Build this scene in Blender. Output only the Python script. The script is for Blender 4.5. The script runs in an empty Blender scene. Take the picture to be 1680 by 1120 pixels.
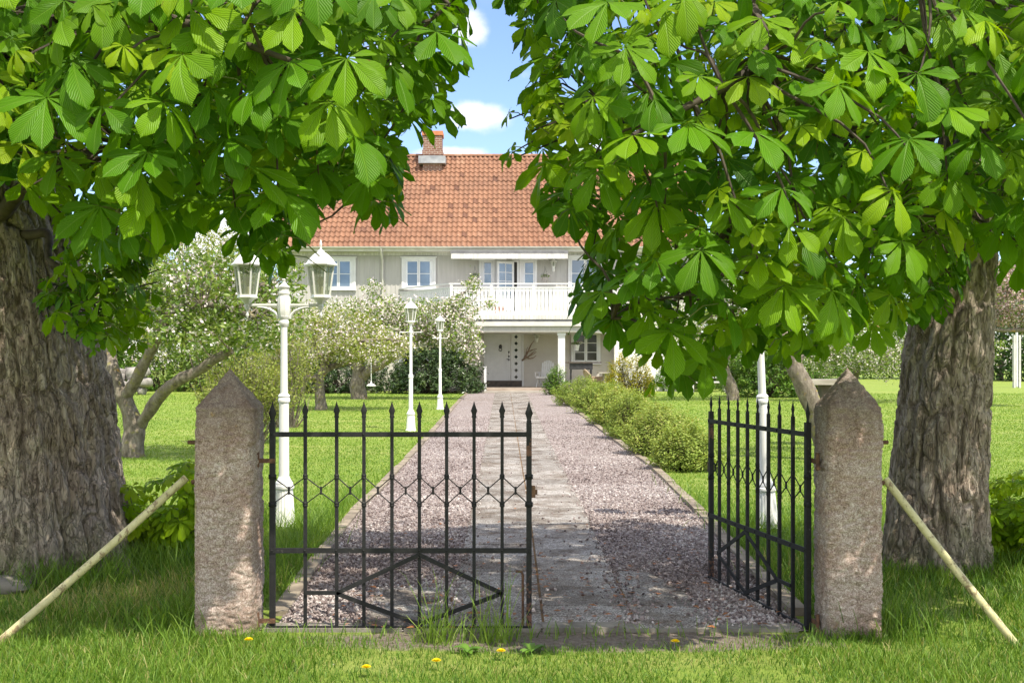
import bpy, math, random
import numpy as np
from mathutils import Vector, Matrix

R = np.random.default_rng(7)
random.seed(7)
scene = bpy.context.scene
COL = scene.collection
H, F, CX, CY = 1.35, 1759.0, 822.0, 597.0      # eye height, focal length in photo pixels, vanishing point of the drive


def P(px, py, Y):
    return ((px - CX) * Y / F, Y, H - (py - CY) * Y / F)


def gz(y):                                      # the garden rises a little towards the house
    t = min(1.0, max(0.0, (y - 12.0) / 30.0))
    return 0.2 * t * t * (3 - 2 * t)


gzv = np.vectorize(gz)

# ------------------------------------------------------------------ numeric noise


def _hash(ix, iy, iz):
    n = (ix.astype(np.int64) * 374761393 + iy.astype(np.int64) * 668265263 + iz.astype(np.int64) * 2147483647) & 0xFFFFFFFF
    n = ((n ^ (n >> 13)) * 1274126177) & 0xFFFFFFFF
    n = n ^ (n >> 16)
    return (n & 0xFFFF) / 32767.5 - 1.0


def vnoise(p):
    i = np.floor(p).astype(np.int64)
    f = p - i
    u = f * f * (3 - 2 * f)
    r = 0
    for dx in (0, 1):
        for dy in (0, 1):
            for dz in (0, 1):
                w = (u[:, 0] if dx else 1 - u[:, 0]) * (u[:, 1] if dy else 1 - u[:, 1]) * (u[:, 2] if dz else 1 - u[:, 2])
                r = r + w * _hash(i[:, 0] + dx, i[:, 1] + dy, i[:, 2] + dz)
    return r


def fbm(p, octv=3):
    r, a = 0, 1.0
    for k in range(octv):
        r = r + a * vnoise(p * (2 ** k) + 17.3 * k)
        a *= .5
    return r / 1.75

# ------------------------------------------------------------------ mesh builder


class MB:
    """collects shapes into ONE mesh"""

    def __init__(s):
        s.V, s.Fa, s.T, s.U, s.n = [], [], [], [], 0

    def add(s, v, f, tint=.5, uv=None):
        v = np.asarray(v, dtype=np.float64).reshape(-1, 3)
        if isinstance(f, np.ndarray):
            s.Fa.append((f + s.n).astype(np.int32))
        else:
            by = {}
            for q in f:
                by.setdefault(len(q), []).append(q)
            for q in by.values():
                s.Fa.append(np.asarray(q, dtype=np.int32) + s.n)
        s.V.append(v)
        s.T.append(np.broadcast_to(np.asarray(tint, dtype=np.float64), (len(v),)).copy())
        s.U.append(np.zeros((len(v), 2)) if uv is None else np.asarray(uv, dtype=np.float64))
        s.n += len(v)
        return s

    def box(s, c, d, rz=0, tint=.5):
        x, y, z = d[0] / 2, d[1] / 2, d[2] / 2
        v = np.array([[a * x, b * y, e * z] for a in (-1, 1) for b in (-1, 1) for e in (-1, 1)])
        if rz:
            ca, sa = math.cos(rz), math.sin(rz)
            v = np.c_[v[:, 0] * ca - v[:, 1] * sa, v[:, 0] * sa + v[:, 1] * ca, v[:, 2]]
        return s.add(v + np.asarray(c), [(0, 1, 3, 2), (4, 6, 7, 5), (0, 4, 5, 1), (2, 3, 7, 6), (0, 2, 6, 4), (1, 5, 7, 3)], tint)

    def b2(s, lo, hi, tint=.5):
        lo, hi = np.asarray(lo, float), np.asarray(hi, float)
        return s.box((lo + hi) / 2, hi - lo, 0, tint)

    def bar(s, p, q, w, h, up=(0, 0, 1), tint=.5):
        p, q = Vector(p), Vector(q)
        d = (q - p).normalized()
        up = Vector(up)
        if abs(d.dot(up)) > .98:
            up = Vector((0, 1, 0))
        a = d.cross(up).normalized() * (w / 2)
        b = a.cross(d).normalized() * (h / 2)
        v = [p + a + b, p - a + b, p - a - b, p + a - b, q + a + b, q - a + b, q - a - b, q + a - b]
        return s.add([tuple(i) for i in v], [(0, 1, 2, 3), (4, 7, 6, 5), (0, 4, 5, 1), (1, 5, 6, 2), (2, 6, 7, 3), (3, 7, 4, 0)], tint)

    def tube(s, pts, rad, n=8, tint=.5, cap=True, uvlen=False):
        pts = np.asarray(pts, float)
        rad = np.broadcast_to(np.asarray(rad, float), (len(pts),))
        d = np.gradient(pts, axis=0)
        d /= np.linalg.norm(d, axis=1)[:, None] + 1e-9
        up = np.array([0, 0, 1.0]) if abs(d[0, 2]) < .9 else np.array([1.0, 0, 0])
        a = np.cross(d[0], up)
        a /= np.linalg.norm(a)
        rings = []
        th = np.arange(n) * 2 * np.pi / n
        for i in range(len(pts)):
            a = a - d[i] * a.dot(d[i])
            a /= np.linalg.norm(a) + 1e-9
            b = np.cross(d[i], a)
            rings.append(pts[i] + rad[i] * (np.cos(th)[:, None] * a + np.sin(th)[:, None] * b))
        v = np.concatenate(rings)
        f = []
        m = len(pts)
        for i in range(m - 1):
            for j in range(n):
                k = (j + 1) % n
                f.append((i * n + j, i * n + k, (i + 1) * n + k, (i + 1) * n + j))
        if cap:
            f.append(tuple(range(n))[::-1])
            f.append(tuple((m - 1) * n + j for j in range(n)))
        return s.add(v, f, tint)

    def lathe(s, c, prof, n=16, tint=.5, ph=0.0, sy=1.0):
        """prof: (radius, z) pairs from the bottom up"""
        c = np.asarray(c, float)
        th = np.arange(n) * 2 * np.pi / n + ph
        v = np.concatenate([np.c_[r * np.cos(th), sy * r * np.sin(th), np.full(n, z)] for r, z in prof]) + c
        f = []
        m = len(prof)
        for i in range(m - 1):
            for j in range(n):
                k = (j + 1) % n
                f.append((i * n + j, i * n + k, (i + 1) * n + k, (i + 1) * n + j))
        f.append(tuple(range(n))[::-1])
        f.append(tuple((m - 1) * n + j for j in range(n)))
        return s.add(v, f, tint)

    def prism(s, poly, axis, a0, a1, tint=.5):
        """extrude a 2-D outline along axis 0/1/2 from a0 to a1"""
        n = len(poly)
        v = []
        for a in (a0, a1):
            for (p, q) in poly:
                v.append({0: (a, p, q), 1: (p, a, q), 2: (p, q, a)}[axis])
        f = [tuple(range(n)), tuple(range(n, 2 * n))[::-1]]
        for i in range(n):
            k = (i + 1) % n
            f.append((i, k, n + k, n + i))
        return s.add(v, f, tint)

    def rock(s, c, d, seed=0, tint=.5, res=6):
        th, ph = np.meshgrid(np.linspace(0, 2 * np.pi, 2 * res + 1)[:-1], np.linspace(0.25, np.pi - .25, res))
        p = np.c_[(np.sin(ph) * np.cos(th)).ravel(), (np.sin(ph) * np.sin(th)).ravel(), np.cos(ph).ravel()]
        p = np.sign(p) * np.abs(p) ** .7
        p = p * (1 + .22 * vnoise(p * 1.7 + seed * 3.7))[:, None]
        n = 2 * res
        f = [(i * n + j, (i + 1) * n + j, (i + 1) * n + (j + 1) % n, i * n + (j + 1) % n) for i in range(res - 1) for j in range(n)]
        f += [tuple(range(n)), tuple((res - 1) * n + j for j in range(n))[::-1]]
        return s.add(p * np.asarray(d) / 2 + np.asarray(c), f, tint)

    def build(s, name, mat, parent=None, smooth=None, origin=None):
        me = bpy.data.meshes.new(name)
        V = np.concatenate(s.V)
        o0 = np.zeros(3)
        p = parent
        while p is not None:
            o0 += np.array(p.location)
            p = p.parent
        if origin is not None:
            o0 = np.asarray(origin, float)
        V = V - o0
        me.vertices.add(len(V))
        me.vertices.foreach_set('co', V.astype(np.float32).ravel())
        tot = np.concatenate([np.full(len(f), f.shape[1], np.int32) for f in s.Fa])
        idx = np.concatenate([f.ravel() for f in s.Fa])
        me.loops.add(len(idx))
        me.loops.foreach_set('vertex_index', idx)
        me.polygons.add(len(tot))
        st = np.zeros(len(tot), np.int32)
        st[1:] = np.cumsum(tot)[:-1]
        me.polygons.foreach_set('loop_start', st)
        at = me.attributes.new('tint', 'FLOAT', 'POINT')
        at.data.foreach_set('value', np.concatenate(s.T).astype(np.float32))
        U = np.concatenate(s.U)
        if U.any():
            ul = me.uv_layers.new(name='uv')
            ul.data.foreach_set('uv', U[idx].astype(np.float32).ravel())
        me.update(calc_edges=True)
        if smooth is not None:
            me.polygons.foreach_set('use_smooth', np.ones(len(tot), bool))
            if smooth < 180:
                me.set_sharp_from_angle(angle=math.radians(smooth))
        else:
            me.polygons.foreach_set('use_smooth', np.zeros(len(tot), bool))
        if mat is not None:
            me.materials.append(mat)
        ob = bpy.data.objects.new(name, me)
        COL.objects.link(ob)
        if parent is not None:
            ob.parent = parent
        elif origin is not None:
            ob.location = origin
        return ob


def tag(o, label, cat, group=None, kind=None):
    if label:
        o['label'] = label
    if cat:
        o['category'] = cat
    if group:
        o['group'] = group
    if kind:
        o['kind'] = kind
    return o


def thing(name, label, cat, loc=(0, 0, 0), group=None):
    e = bpy.data.objects.new(name, None)
    e.empty_display_size = .1
    e.location = loc
    COL.objects.link(e)
    return tag(e, label, cat, group)


def copy_tree(o, parent=None):
    c = o.copy()
    COL.objects.link(c)
    if parent is not None:
        c.parent = parent
    for ch in list(o.children):
        copy_tree(ch, c)
    return c

# ------------------------------------------------------------------ materials


class NT:
    def __init__(s, name):
        m = bpy.data.materials.new(name)
        m.use_nodes = True
        s.m, s.t = m, m.node_tree
        s.t.nodes.clear()
        s.out = s.n('ShaderNodeOutputMaterial')
        s.geo = s.n('ShaderNodeTexCoord')

    def n(s, typ, **kw):
        nd = s.t.nodes.new(typ)
        for k, v in kw.items():
            if k.startswith('_'):
                setattr(nd, k[1:], v)
            else:
                s.set(nd, k, v)
        return nd

    def set(s, nd, k, v):
        k = int(k[1:]) if k[0] == 'i' and k[1:].isdigit() else k.replace('_', ' ')
        if isinstance(v, bpy.types.NodeSocket):
            s.t.links.new(v, nd.inputs[k])
        else:
            nd.inputs[k].default_value = v

    def co(s, scale=(1, 1, 1), kind='Object'):
        mp = s.n('ShaderNodeMapping')
        s.t.links.new(s.geo.outputs[kind], mp.inputs['Vector'])
        mp.inputs['Scale'].default_value = scale
        return mp.outputs[0]

    def noise(s, scale, detail=4, rough=.55, stretch=(1, 1, 1), dist=0.0):
        nd = s.n('ShaderNodeTexNoise', Scale=scale, Detail=detail, Roughness=rough, Distortion=dist, Vector=s.co(stretch))
        return nd.outputs['Fac']

    def voro(s, scale, stretch=(1, 1, 1), feature='F1', out='Distance', rnd=1.0):
        nd = s.n('ShaderNodeTexVoronoi', _feature=feature, Scale=scale, Vector=s.co(stretch), Randomness=rnd)
        return nd.outputs[out]

    def ramp(s, fac, stops, interp='LINEAR'):
        nd = s.n('ShaderNodeValToRGB', Fac=fac)
        cr = nd.color_ramp
        cr.interpolation = interp
        while len(cr.elements) < len(stops):
            cr.elements.new(.5)
        for e, (p, c) in zip(cr.elements, stops):
            e.position = p
            c = (c, c, c) if not isinstance(c, tuple) else c
            e.color = (*c, 1)
        return nd.outputs['Color']

    def mix(s, fac, a, b, mode='MIX'):
        nd = s.n('ShaderNodeMix', _data_type='RGBA', _blend_type=mode)
        for k, v in ((0, fac), (6, a), (7, b)):
            if isinstance(v, bpy.types.NodeSocket):
                s.t.links.new(v, nd.inputs[k])
            else:
                nd.inputs[k].default_value = (*v, 1) if isinstance(v, tuple) else v
        return nd.outputs[2]

    def math(s, op, a, b=0.0, c=0.0):
        nd = s.n('ShaderNodeMath', _operation=op)
        for k, v in ((0, a), (1, b), (2, c)):
            if isinstance(v, bpy.types.NodeSocket):
                s.t.links.new(v, nd.inputs[k])
            else:
                nd.inputs[k].default_value = v
        return nd.outputs[0]

    def attr(s, name='tint'):
        return s.n('ShaderNodeAttribute', _attribute_name=name).outputs['Fac']

    def bump(s, h, strength=.5, dist=.01):
        return s.n('ShaderNodeBump', Strength=strength, Distance=dist, Height=h).outputs[0]

    def bsdf(s, color, rough=.6, spec=.4, normal=None, metal=0.0, **kw):
        b = s.n('ShaderNodeBsdfPrincipled')
        for k, v in (('Base Color', color), ('Roughness', rough), ('Specular IOR Level', spec), ('Metallic', metal), *kw.items()):
            k = k.replace('_', ' ')
            if isinstance(v, bpy.types.NodeSocket):
                s.t.links.new(v, b.inputs[k])
            else:
                b.inputs[k].default_value = (*v, 1) if isinstance(v, tuple) else v
        if normal is not None:
            s.t.links.new(normal, b.inputs['Normal'])
        return b.outputs[0]

    def done(s, shader):
        s.t.links.new(shader, s.out.inputs['Surface'])
        return s.m


def simple(name, c0, c1, scale=8, rough=.6, bump=.0, bdist=.004, stretch=(1, 1, 1), spec=.4, metal=0., bscale=None, lo=.35, hi=.65):
    k = NT(name)
    f = k.noise(scale, 5, .6, stretch)
    col = k.ramp(f, [(lo, c0), (hi, c1)])
    nm = None
    if bump:
        nm = k.bump(k.noise(bscale or scale * 3, 5, .6, stretch), bump, bdist)
    return k.done(k.bsdf(col, rough, spec, nm, metal))


def leafy(name, stops, transl=.35, rough=.5, veins=False, spec=.35, tcol=None, var=2.0):
    """two-sided leaf: diffuse top, light glowing through; colour by the leaf's own tint"""
    k = NT(name)
    col = k.ramp(k.attr(), stops)
    nz = k.noise(var, 2)
    col = k.mix(.35, col, k.mix(1.0, col, k.ramp(nz, [(.3, .55), (.7, 1.35)]), 'MULTIPLY'))
    nm = None
    if veins:
        uv = k.n('ShaderNodeSeparateXYZ', Vector=k.geo.outputs['UV'])
        u, v = uv.outputs[0], uv.outputs[1]
        av = k.math('ABSOLUTE', k.math('SUBTRACT', v, .5))
        ph = k.math('SUBTRACT', k.math('MULTIPLY', u, 15.0), k.math('MULTIPLY', av, 11.0))
        tri = k.math('ABSOLUTE', k.math('SUBTRACT', k.math('FRACT', ph), .5))        # 0 in the middle of a pleat .. .5 on a vein
        side = k.ramp(tri, [(.0, 1.), (.36, .75), (.5, 0.)])
        mid = k.ramp(av, [(0.0, 0.0), (.045, 1.0)])
        h = k.mix(1.0, side, mid, 'MULTIPLY')
        nm = k.bump(h, .6, .005)
        pale = k.mix(.45, col, (.22, .36, .06))
        fac = k.math('MULTIPLY', k.math('SUBTRACT', 1.0, mid), .8)
        col = k.mix(fac, col, pale)
        col = k.mix(k.math('MULTIPLY', k.math('SUBTRACT', 1.0, side), .30), col, (.03, .1, .004))
        col = k.mix(k.ramp(k.noise(17, 4, .7), [(.70, 0.), (.74, .8)]), col, (.16, .09, .02))
    d = k.bsdf(col, rough, spec, nm)
    tc = k.mix(1.0, col, tcol or (1.5, 1.35, .5), 'MULTIPLY')
    tr = k.n('ShaderNodeBsdfTranslucent', Color=tc)
    if nm is not None:
        k.t.links.new(nm, tr.inputs['Normal'])
    mx = k.n('ShaderNodeMixShader', Fac=transl)
    k.t.links.new(d, mx.inputs[1])
    k.t.links.new(tr.outputs[0], mx.inputs[2])
    return k.done(mx.outputs[0])


M = {}
M['chestnut_leaf'] = leafy('chestnut_leaf', [(0, (.036, .120, .002)), (.45, (.094, .240, .002)), (.75, (.205, .375, .003)), (1, (.30, .44, .006))], .38, .45, True, .22, (1.55, 1.45, .3))
M['green_twig'] = simple('green_twig', (.10, .16, .03), (.17, .17, .06), 20)
M['dark_twig'] = simple('dark_twig', (.035, .026, .018), (.09, .07, .05), 14, .8, .5, .004)
M['apple_leaf'] = leafy('apple_leaf', [(0, (.085, .16, .022)), (.6, (.17, .27, .05)), (1, (.30, .38, .10))], .35, .5)
M['yellow_leaf'] = leafy('yellow_leaf', [(0, (.14, .20, .03)), (.6, (.25, .31, .06)), (1, (.36, .38, .13))], .35, .6)
M['spirea_leaf'] = leafy('spirea_leaf', [(0, (.13, .20, .035)), (.45, (.25, .34, .06)), (.8, (.36, .43, .10)), (1, (.44, .42, .15))], .3, .6)
M['gold_leaf'] = leafy('gold_leaf', [(0, (.15, .18, .010)), (.6, (.33, .32, .012)), (1, (.46, .33, .014))], .3, .6)
M['laurel_leaf'] = leafy('laurel_leaf', [(0, (.020, .046, .014)), (.6, (.05, .095, .026)), (1, (.14, .19, .07))], .15, .32, spec=.5)
M['bush_leaf'] = leafy('bush_leaf', [(0, (.05, .12, .014)), (.6, (.11, .22, .026)), (1, (.21, .32, .05))], .35, .5)
M['far_leaf'] = leafy('far_leaf', [(0, (.025, .065, .014)), (.6, (.055, .12, .025)), (1, (.10, .17, .04))], .3, .6)
M['weed_leaf'] = leafy('weed_leaf', [(0, (.08, .2, .02)), (1, (.17, .32, .04))], .35, .5)


def petal(name, a, b):
    k = NT(name)
    col = k.ramp(k.attr(), [(0, a), (1, b)])
    d = k.bsdf(col, .7, .2)
    tr = k.n('ShaderNodeBsdfTranslucent', Color=col)
    mx = k.n('ShaderNodeMixShader', Fac=.3)
    k.t.links.new(d, mx.inputs[1])
    k.t.links.new(tr.outputs[0], mx.inputs[2])
    return k.done(mx.outputs[0])


M['petal'] = petal('petal', (.74, .60, .60), (.88, .86, .83))
M['pink_petal'] = petal('pink_petal', (.58, .34, .36), (.80, .68, .66))
M['dandelion_petal'] = petal('dandelion_petal', (.78, .56, .0), (.86, .72, .01))

# grass blades
k = NT('grass_blade')
col = k.ramp(k.attr(), [(0, (.040, .10, .010)), (.4, (.088, .19, .018)), (.85, (.225, .345, .05)), (1, (.42, .36, .17))])
d = k.bsdf(col, .5, .35)
tr = k.n('ShaderNodeBsdfTranslucent', Color=k.mix(1., col, (1.4, 1.3, .5), 'MULTIPLY'))
mx = k.n('ShaderNodeMixShader', Fac=.38)
k.t.links.new(d, mx.inputs[1])
k.t.links.new(tr.outputs[0], mx.inputs[2])
M['grass'] = k.done(mx.outputs[0])

# lawn ground
k = NT('lawn_ground')
a = k.noise(.35, 4)
b = k.noise(3.2, 6, .7)
c = k.noise(38, 5, .75, (1, .45, 1))
col = k.ramp(c, [(.28, (.105, .17, .022)), (.5, (.185, .275, .038)), (.70, (.28, .345, .07))])
col = k.mix(.5, col, k.mix(1., col, k.ramp(b, [(.3, .6), (.7, 1.4)]), 'MULTIPLY'))
col = k.mix(k.ramp(a, [(.4, 0.), (.7, .45)]), col, (.22, .27, .055))
sp = k.voro(2.6)
dots = k.ramp(sp, [(.018, .8), (.03, 0.)])
col = k.mix(dots, col, (.7, .7, .66))
xy = k.n('ShaderNodeSeparateXYZ', Vector=k.geo.outputs['Object'])
stk = k.noise(1.0, 5, .6, (.22, 1.3, 1))
col = k.mix(k.ramp(stk, [(.50, 0.), (.68, .55)]), col, (.36, .37, .12))                       # pale mown streaks
ex = k.math('POWER', k.math('DIVIDE', k.math('SUBTRACT', xy.outputs[0], .35), 1.5), 2.0)
ey = k.math('POWER', k.math('DIVIDE', k.math('SUBTRACT', xy.outputs[1], 5.24), .24), 2.0)
rad = k.math('ADD', k.math('ADD', ex, ey), k.math('MULTIPLY', k.math('SUBTRACT', k.noise(6, 5, .7), .5), 1.6))
soil = k.ramp(k.noise(30, 6, .75), [(.3, (.10, .075, .055)), (.55, (.22, .185, .15)), (.75, (.34, .31, .27))])
col = k.mix(k.ramp(rad, [(.55, 1.), (1.0, 0.)]), col, soil)                                     # trodden soil at the threshold
M['lawn'] = k.done(k.bsdf(col, .8, .2, k.bump(c, .9, .03)))

k = NT('bare_soil')
a = k.noise(9, 6, .7)
b = k.noise(60, 4, .7)
col = k.ramp(a, [(.3, (.10, .078, .06)), (.55, (.19, .165, .14)), (.75, (.27, .25, .22))])
col = k.mix(k.ramp(b, [(.6, 0.), (.75, .6)]), col, (.05, .035, .025))
M['soil'] = k.done(k.bsdf(col, .95, .1, k.bump(b, .8, .01)))

# gravel
k = NT('gravel_ground')
vc = k.voro(46, out='Color')
sx = k.n('ShaderNodeSeparateXYZ', Vector=vc)
vd = k.voro(46)
col = k.ramp(sx.outputs[0], [(0, (.12, .096, .091)), (.4, (.275, .230, .220)), (.75, (.38, .33, .318)), (1, (.54, .50, .48))])
big = k.noise(.9, 4)
col = k.mix(k.ramp(big, [(.4, 0.), (.75, .5)]), col, k.mix(1., col, (.72, .66, .62), 'MULTIPLY'))
hh = k.ramp(vd, [(0, 1.), (.6, .2), (1, 0.)])
M['gravel'] = k.done(k.bsdf(col, .85, .25, k.bump(hh, 1., .022)))

k = NT('gravel_stone')
col = k.ramp(k.attr(), [(0, (.11, .082, .077)), (.4, (.255, .208, .198)), (.8, (.37, .315, .302)), (1, (.54, .50, .48))])
col = k.mix(.4, col, k.mix(1., col, k.ramp(k.noise(70, 3), [(.3, .6), (.7, 1.3)]), 'MULTIPLY'))
M['stone'] = k.done(k.bsdf(col, .8, .3))

# concrete slabs: exposed aggregate, worn, with dark dirt and rusty moss in the joints
k = NT('paving_slab')
g = k.noise(95, 3, .85)
w = k.noise(2.2, 5, .65)
col = k.ramp(g, [(.38, (.085, .075, .066)), (.5, (.24, .222, .203)), (.61, (.58, .565, .54))])
col = k.mix(k.ramp(w, [(.42, .0), (.62, .85)]), col, k.mix(1., col, (.42, .36, .30), 'MULTIPLY'))
col = k.mix(k.ramp(k.noise(5, 6, .75), [(.50, 0.), (.66, .75)]), col, k.mix(1., col, (.42, .29, .19), 'MULTIPLY'))
col = k.mix(.8, col, k.mix(1., col, k.ramp(k.attr(), [(0, .72), (1, 1.15)]), 'MULTIPLY'))
M['slab'] = k.done(k.bsdf(col, .85, .25, k.bump(g, .4, .002)))
M['joint'] = simple('joint_moss', (.07, .045, .02), (.22, .125, .045), 4, .9, .8, .006, bscale=60)
M['kerb'] = simple('kerb_stone', (.13, .105, .08), (.33, .28, .21), 5, .85, .8, .008, bscale=30)
M['sill_stone'] = simple('threshold_stone', (.13, .12, .10), (.26, .24, .20), 6, .9, .8, .008, bscale=40)
M['dead_leaf'] = simple('dead_leaf', (.16, .06, .02), (.33, .14, .05), 9, .7)

# rough hewn pinkish granite of the gate pillars
k = NT('pillar_granite')
a = k.noise(5, 6, .65)
b = k.math('ADD', k.math('MULTIPLY', k.noise(52, 6, .8, (1, 1, 1.0), .6), .42), k.math('MULTIPLY', k.noise(150, 3, .8), .58))
col = k.ramp(b, [(.37, (.12, .085, .07)), (.46, (.37, .285, .24)), (.54, (.54, .45, .395)), (.62, (.82, .77, .73))])
col = k.mix(k.ramp(a, [(.42, 0.), (.66, .6)]), col, k.mix(1., col, (.72, .52, .44), 'MULTIPLY'))
zz = k.n('ShaderNodeSeparateXYZ', Vector=k.geo.outputs['Object'])
top = k.math('ADD', k.math('MULTIPLY', k.math('SUBTRACT', zz.outputs[2], 1.0), 4.0), k.math('MULTIPLY', a, .8))
col = k.mix(k.math('MULTIPLY', k.ramp(top, [(.0, 0.), (1, 1.)]), .5), col, (.14, .115, .10))       # weathered dark lichen on the cap
col = k.mix(k.ramp(k.noise(21, 5, .8), [(.66, 0.), (.7, .75)]), col, (.66, .66, .63))
col = k.mix(k.ramp(k.noise(14, 4), [(.69, 0.), (.75, .55)]), col, (.42, .25, .06))
foot = k.math('ADD', k.math('MULTIPLY', zz.outputs[2], -4.0), k.math('MULTIPLY', k.noise(7, 5, .7), 1.6))
col = k.mix(k.math('MULTIPLY', k.ramp(foot, [(.15, 0.), (.9, 1.)]), .6), col, (.17, .145, .10))
run = k.noise(16, 5, .7, (1, 1, .10))
col = k.mix(k.ramp(run, [(.54, 0.), (.68, .45)]), col, k.mix(1., col, (.55, .48, .42), 'MULTIPLY'))
M['granite'] = k.done(k.bsdf(col, .9, .2, k.bump(b, 1., .013)))

# bark
k = NT('chestnut_bark')
st = (1, 1, .22)
a = k.noise(20, 7, .72, st, .4)
r1 = k.math('ABSOLUTE', k.math('SUBTRACT', k.noise(13, 3, .6, (1, 1, .2), .5), .5))
r2 = k.math('ABSOLUTE', k.math('SUBTRACT', k.noise(30, 3, .6, (1, 1, .33), .5), .5))
c = k.noise(2.5, 4)
f1, f2 = k.ramp(r1, [(.0, .0), (.035, 1.)]), k.ramp(r2, [(.0, .25), (.03, 1.)])
fur = k.mix(1., f1, f2, 'MULTIPLY')
col = k.ramp(a, [(.34, (.125, .092, .070)), (.5, (.30, .238, .192)), (.66, (.52, .44, .37))])
col = k.mix(k.ramp(c, [(.45, 0.), (.7, .5)]), col, k.mix(1., col, (.86, .95, .72), 'MULTIPLY'))
col = k.mix(k.ramp(k.noise(1.6, 3), [(.42, 0.), (.62, .6)]), col, (.34, .295, .265))
mossz = k.n('ShaderNodeSeparateXYZ', Vector=k.geo.outputs['Object'])
mo = k.math('ADD', k.math('MULTIPLY', mossz.outputs[2], -1.1), k.math('MULTIPLY', k.noise(5, 5, .7), 2.0))
col = k.mix(k.math('MULTIPLY', k.ramp(mo, [(.55, 0.), (1.0, 1.)]), .45), col, (.13, .15, .045))
li = k.ramp(k.noise(48, 5, .85, (1, 1, .7)), [(.61, 0.), (.67, .8)])
col = k.mix(k.math('MULTIPLY', li, k.ramp(k.noise(4, 3), [(.38, .15), (.58, 1.)])), col, (.56, .55, .52))
hgt = k.mix(.45, fur, a)
M['bark'] = k.done(k.bsdf(col, .95, .12, k.bump(hgt, 1., .028)))

k = NT('apple_bark')
a = k.noise(16, 6, .7, (1, 1, .5))
col = k.ramp(a, [(.3, (.085, .07, .055)), (.55, (.22, .19, .155)), (.75, (.36, .33, .28))])
col = k.mix(k.ramp(k.noise(9, 4), [(.58, 0.), (.66, .7)]), col, (.24, .22, .08))
col = k.mix(k.ramp(k.noise(6, 4), [(.66, 0.), (.72, .7)]), col, (.42, .24, .05))
M['apple_bark'] = k.done(k.bsdf(col, .95, .12, k.bump(a, 1., .02)))

# black gate paint with chips, rust low down and at the latch end (tint carries the rust)
k = NT('gate_paint')
n = k.noise(45, 4, .7)
rust = k.ramp(k.noise(30, 4), [(.3, (.075, .038, .026)), (.7, (.155, .075, .050))])
base = k.ramp(n, [(.3, (.010, .010, .011)), (.66, (.020, .020, .021)), (.72, (.12, .11, .10))])
mask = k.math('GREATER_THAN', k.math('ADD', k.attr(), k.math('MULTIPLY', k.math('SUBTRACT', n, .5), .9)), .8)
col = k.mix(mask, base, rust)
M['gate_paint'] = k.done(k.bsdf(col, .6, .3, k.bump(n, .3, .002)))
k = NT('rusty_iron')
n = k.noise(50, 5, .7)
M['rust'] = k.done(k.bsdf(k.ramp(n, [(.3, (.05, .03, .022)), (.5, (.12, .065, .04)), (.75, (.22, .12, .07))]), .8, .3, k.bump(n, .5, .003)))
# old cream-yellow paint on the bracing poles
k = NT('pole_paint')
n = k.noise(11, 6, .75)
col = k.ramp(n, [(.35, (.44, .40, .20)), (.6, (.58, .54, .31))])
col = k.mix(k.ramp(k.noise(26, 6, .8, (1, 1, .6)), [(.54, 0.), (.59, .85)]), col, (.19, .13, .075))
col = k.mix(k.ramp(k.noise(3.2, 5, .7), [(.5, 0.), (.7, .5)]), col, (.33, .31, .13))
M['pole_paint'] = k.done(k.bsdf(col, .55, .35, k.bump(n, .3, .003)))

# white lamp paint with a little dirt
k = NT('lamp_paint')
n = k.noise(9, 6, .75)
col = k.ramp(n, [(.35, (.78, .785, .77)), (.62, (.84, .84, .83))])
col = k.mix(k.ramp(k.noise(34, 5, .8), [(.64, 0.), (.69, .8)]), col, (.24, .22, .17))
col = k.mix(k.ramp(k.noise(7, 5, .7, (1, 1, .2)), [(.55, 0.), (.75, .5)]), col, (.52, .52, .44))
M['lamp_paint'] = k.done(k.bsdf(col, .38, .5))
k = NT('lamp_glass')
d = k.bsdf((.30, .32, .25), .25, .5)
tp = k.n('ShaderNodeBsdfTransparent', Color=(.80, .84, .74, 1))
mx = k.n('ShaderNodeMixShader', Fac=.60)
k.t.links.new(d, mx.inputs[1])
k.t.links.new(tp.outputs[0], mx.inputs[2])
M['lamp_glass'] = k.done(mx.outputs[0])
M['bulb'] = simple('bulb_glass', (.62, .58, .44), (.7, .66, .5), 3, .2)

# house
k = NT('painted_boards')
n = k.noise(2.2, 5, .6, (3, 3, .35))
col = k.ramp(n, [(.3, (.42, .41, .385)), (.7, (.50, .49, .46))])
col = k.mix(.5, col, k.mix(1., col, k.ramp(k.attr(), [(0, .86), (1, 1.08)]), 'MULTIPLY'))
M['boards'] = k.done(k.bsdf(col, .7, .25))
k = NT('plaster')
n = k.noise(1.4, 6, .65)
col = k.ramp(n, [(.3, (.52, .49, .44)), (.7, (.61, .58, .53))])
M['plaster'] = k.done(k.bsdf(col, .9, .15, k.bump(k.noise(40, 4), .25, .006)))
M['white_wall'] = simple('white_plaster', (.72, .71, .68), (.80, .79, .76), 1.5, .9, .25, .006, bscale=40)
M['white'] = simple('white_paint', (.64, .645, .65), (.71, .715, .72), 3.5, .45)
M['white_wood'] = simple('white_wood', (.48, .47, .45), (.68, .67, .65), 4, .55, stretch=(4, 4, .5))
M['grey_wood'] = simple('weathered_wood', (.30, .27, .23), (.46, .43, .38), 5, .8, .4, .004, (.4, 3, 3))
M['deck_wood'] = simple('deck_wood', (.28, .22, .18), (.44, .37, .31), 4, .8, .4, .004, (.5, 4, 4))
M['dark_wood'] = simple('dark_wood', (.05, .04, .033), (.11, .085, .07), 6, .6)
M['dark_metal'] = simple('dark_metal', (.02, .02, .022), (.05, .05, .055), 8, .45)
M['room_shade'] = simple('painted_room_shade', (.02, .02, .022), (.045, .043, .04), 2, .9)  # near-black colour painted in for the shade of the room
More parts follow.
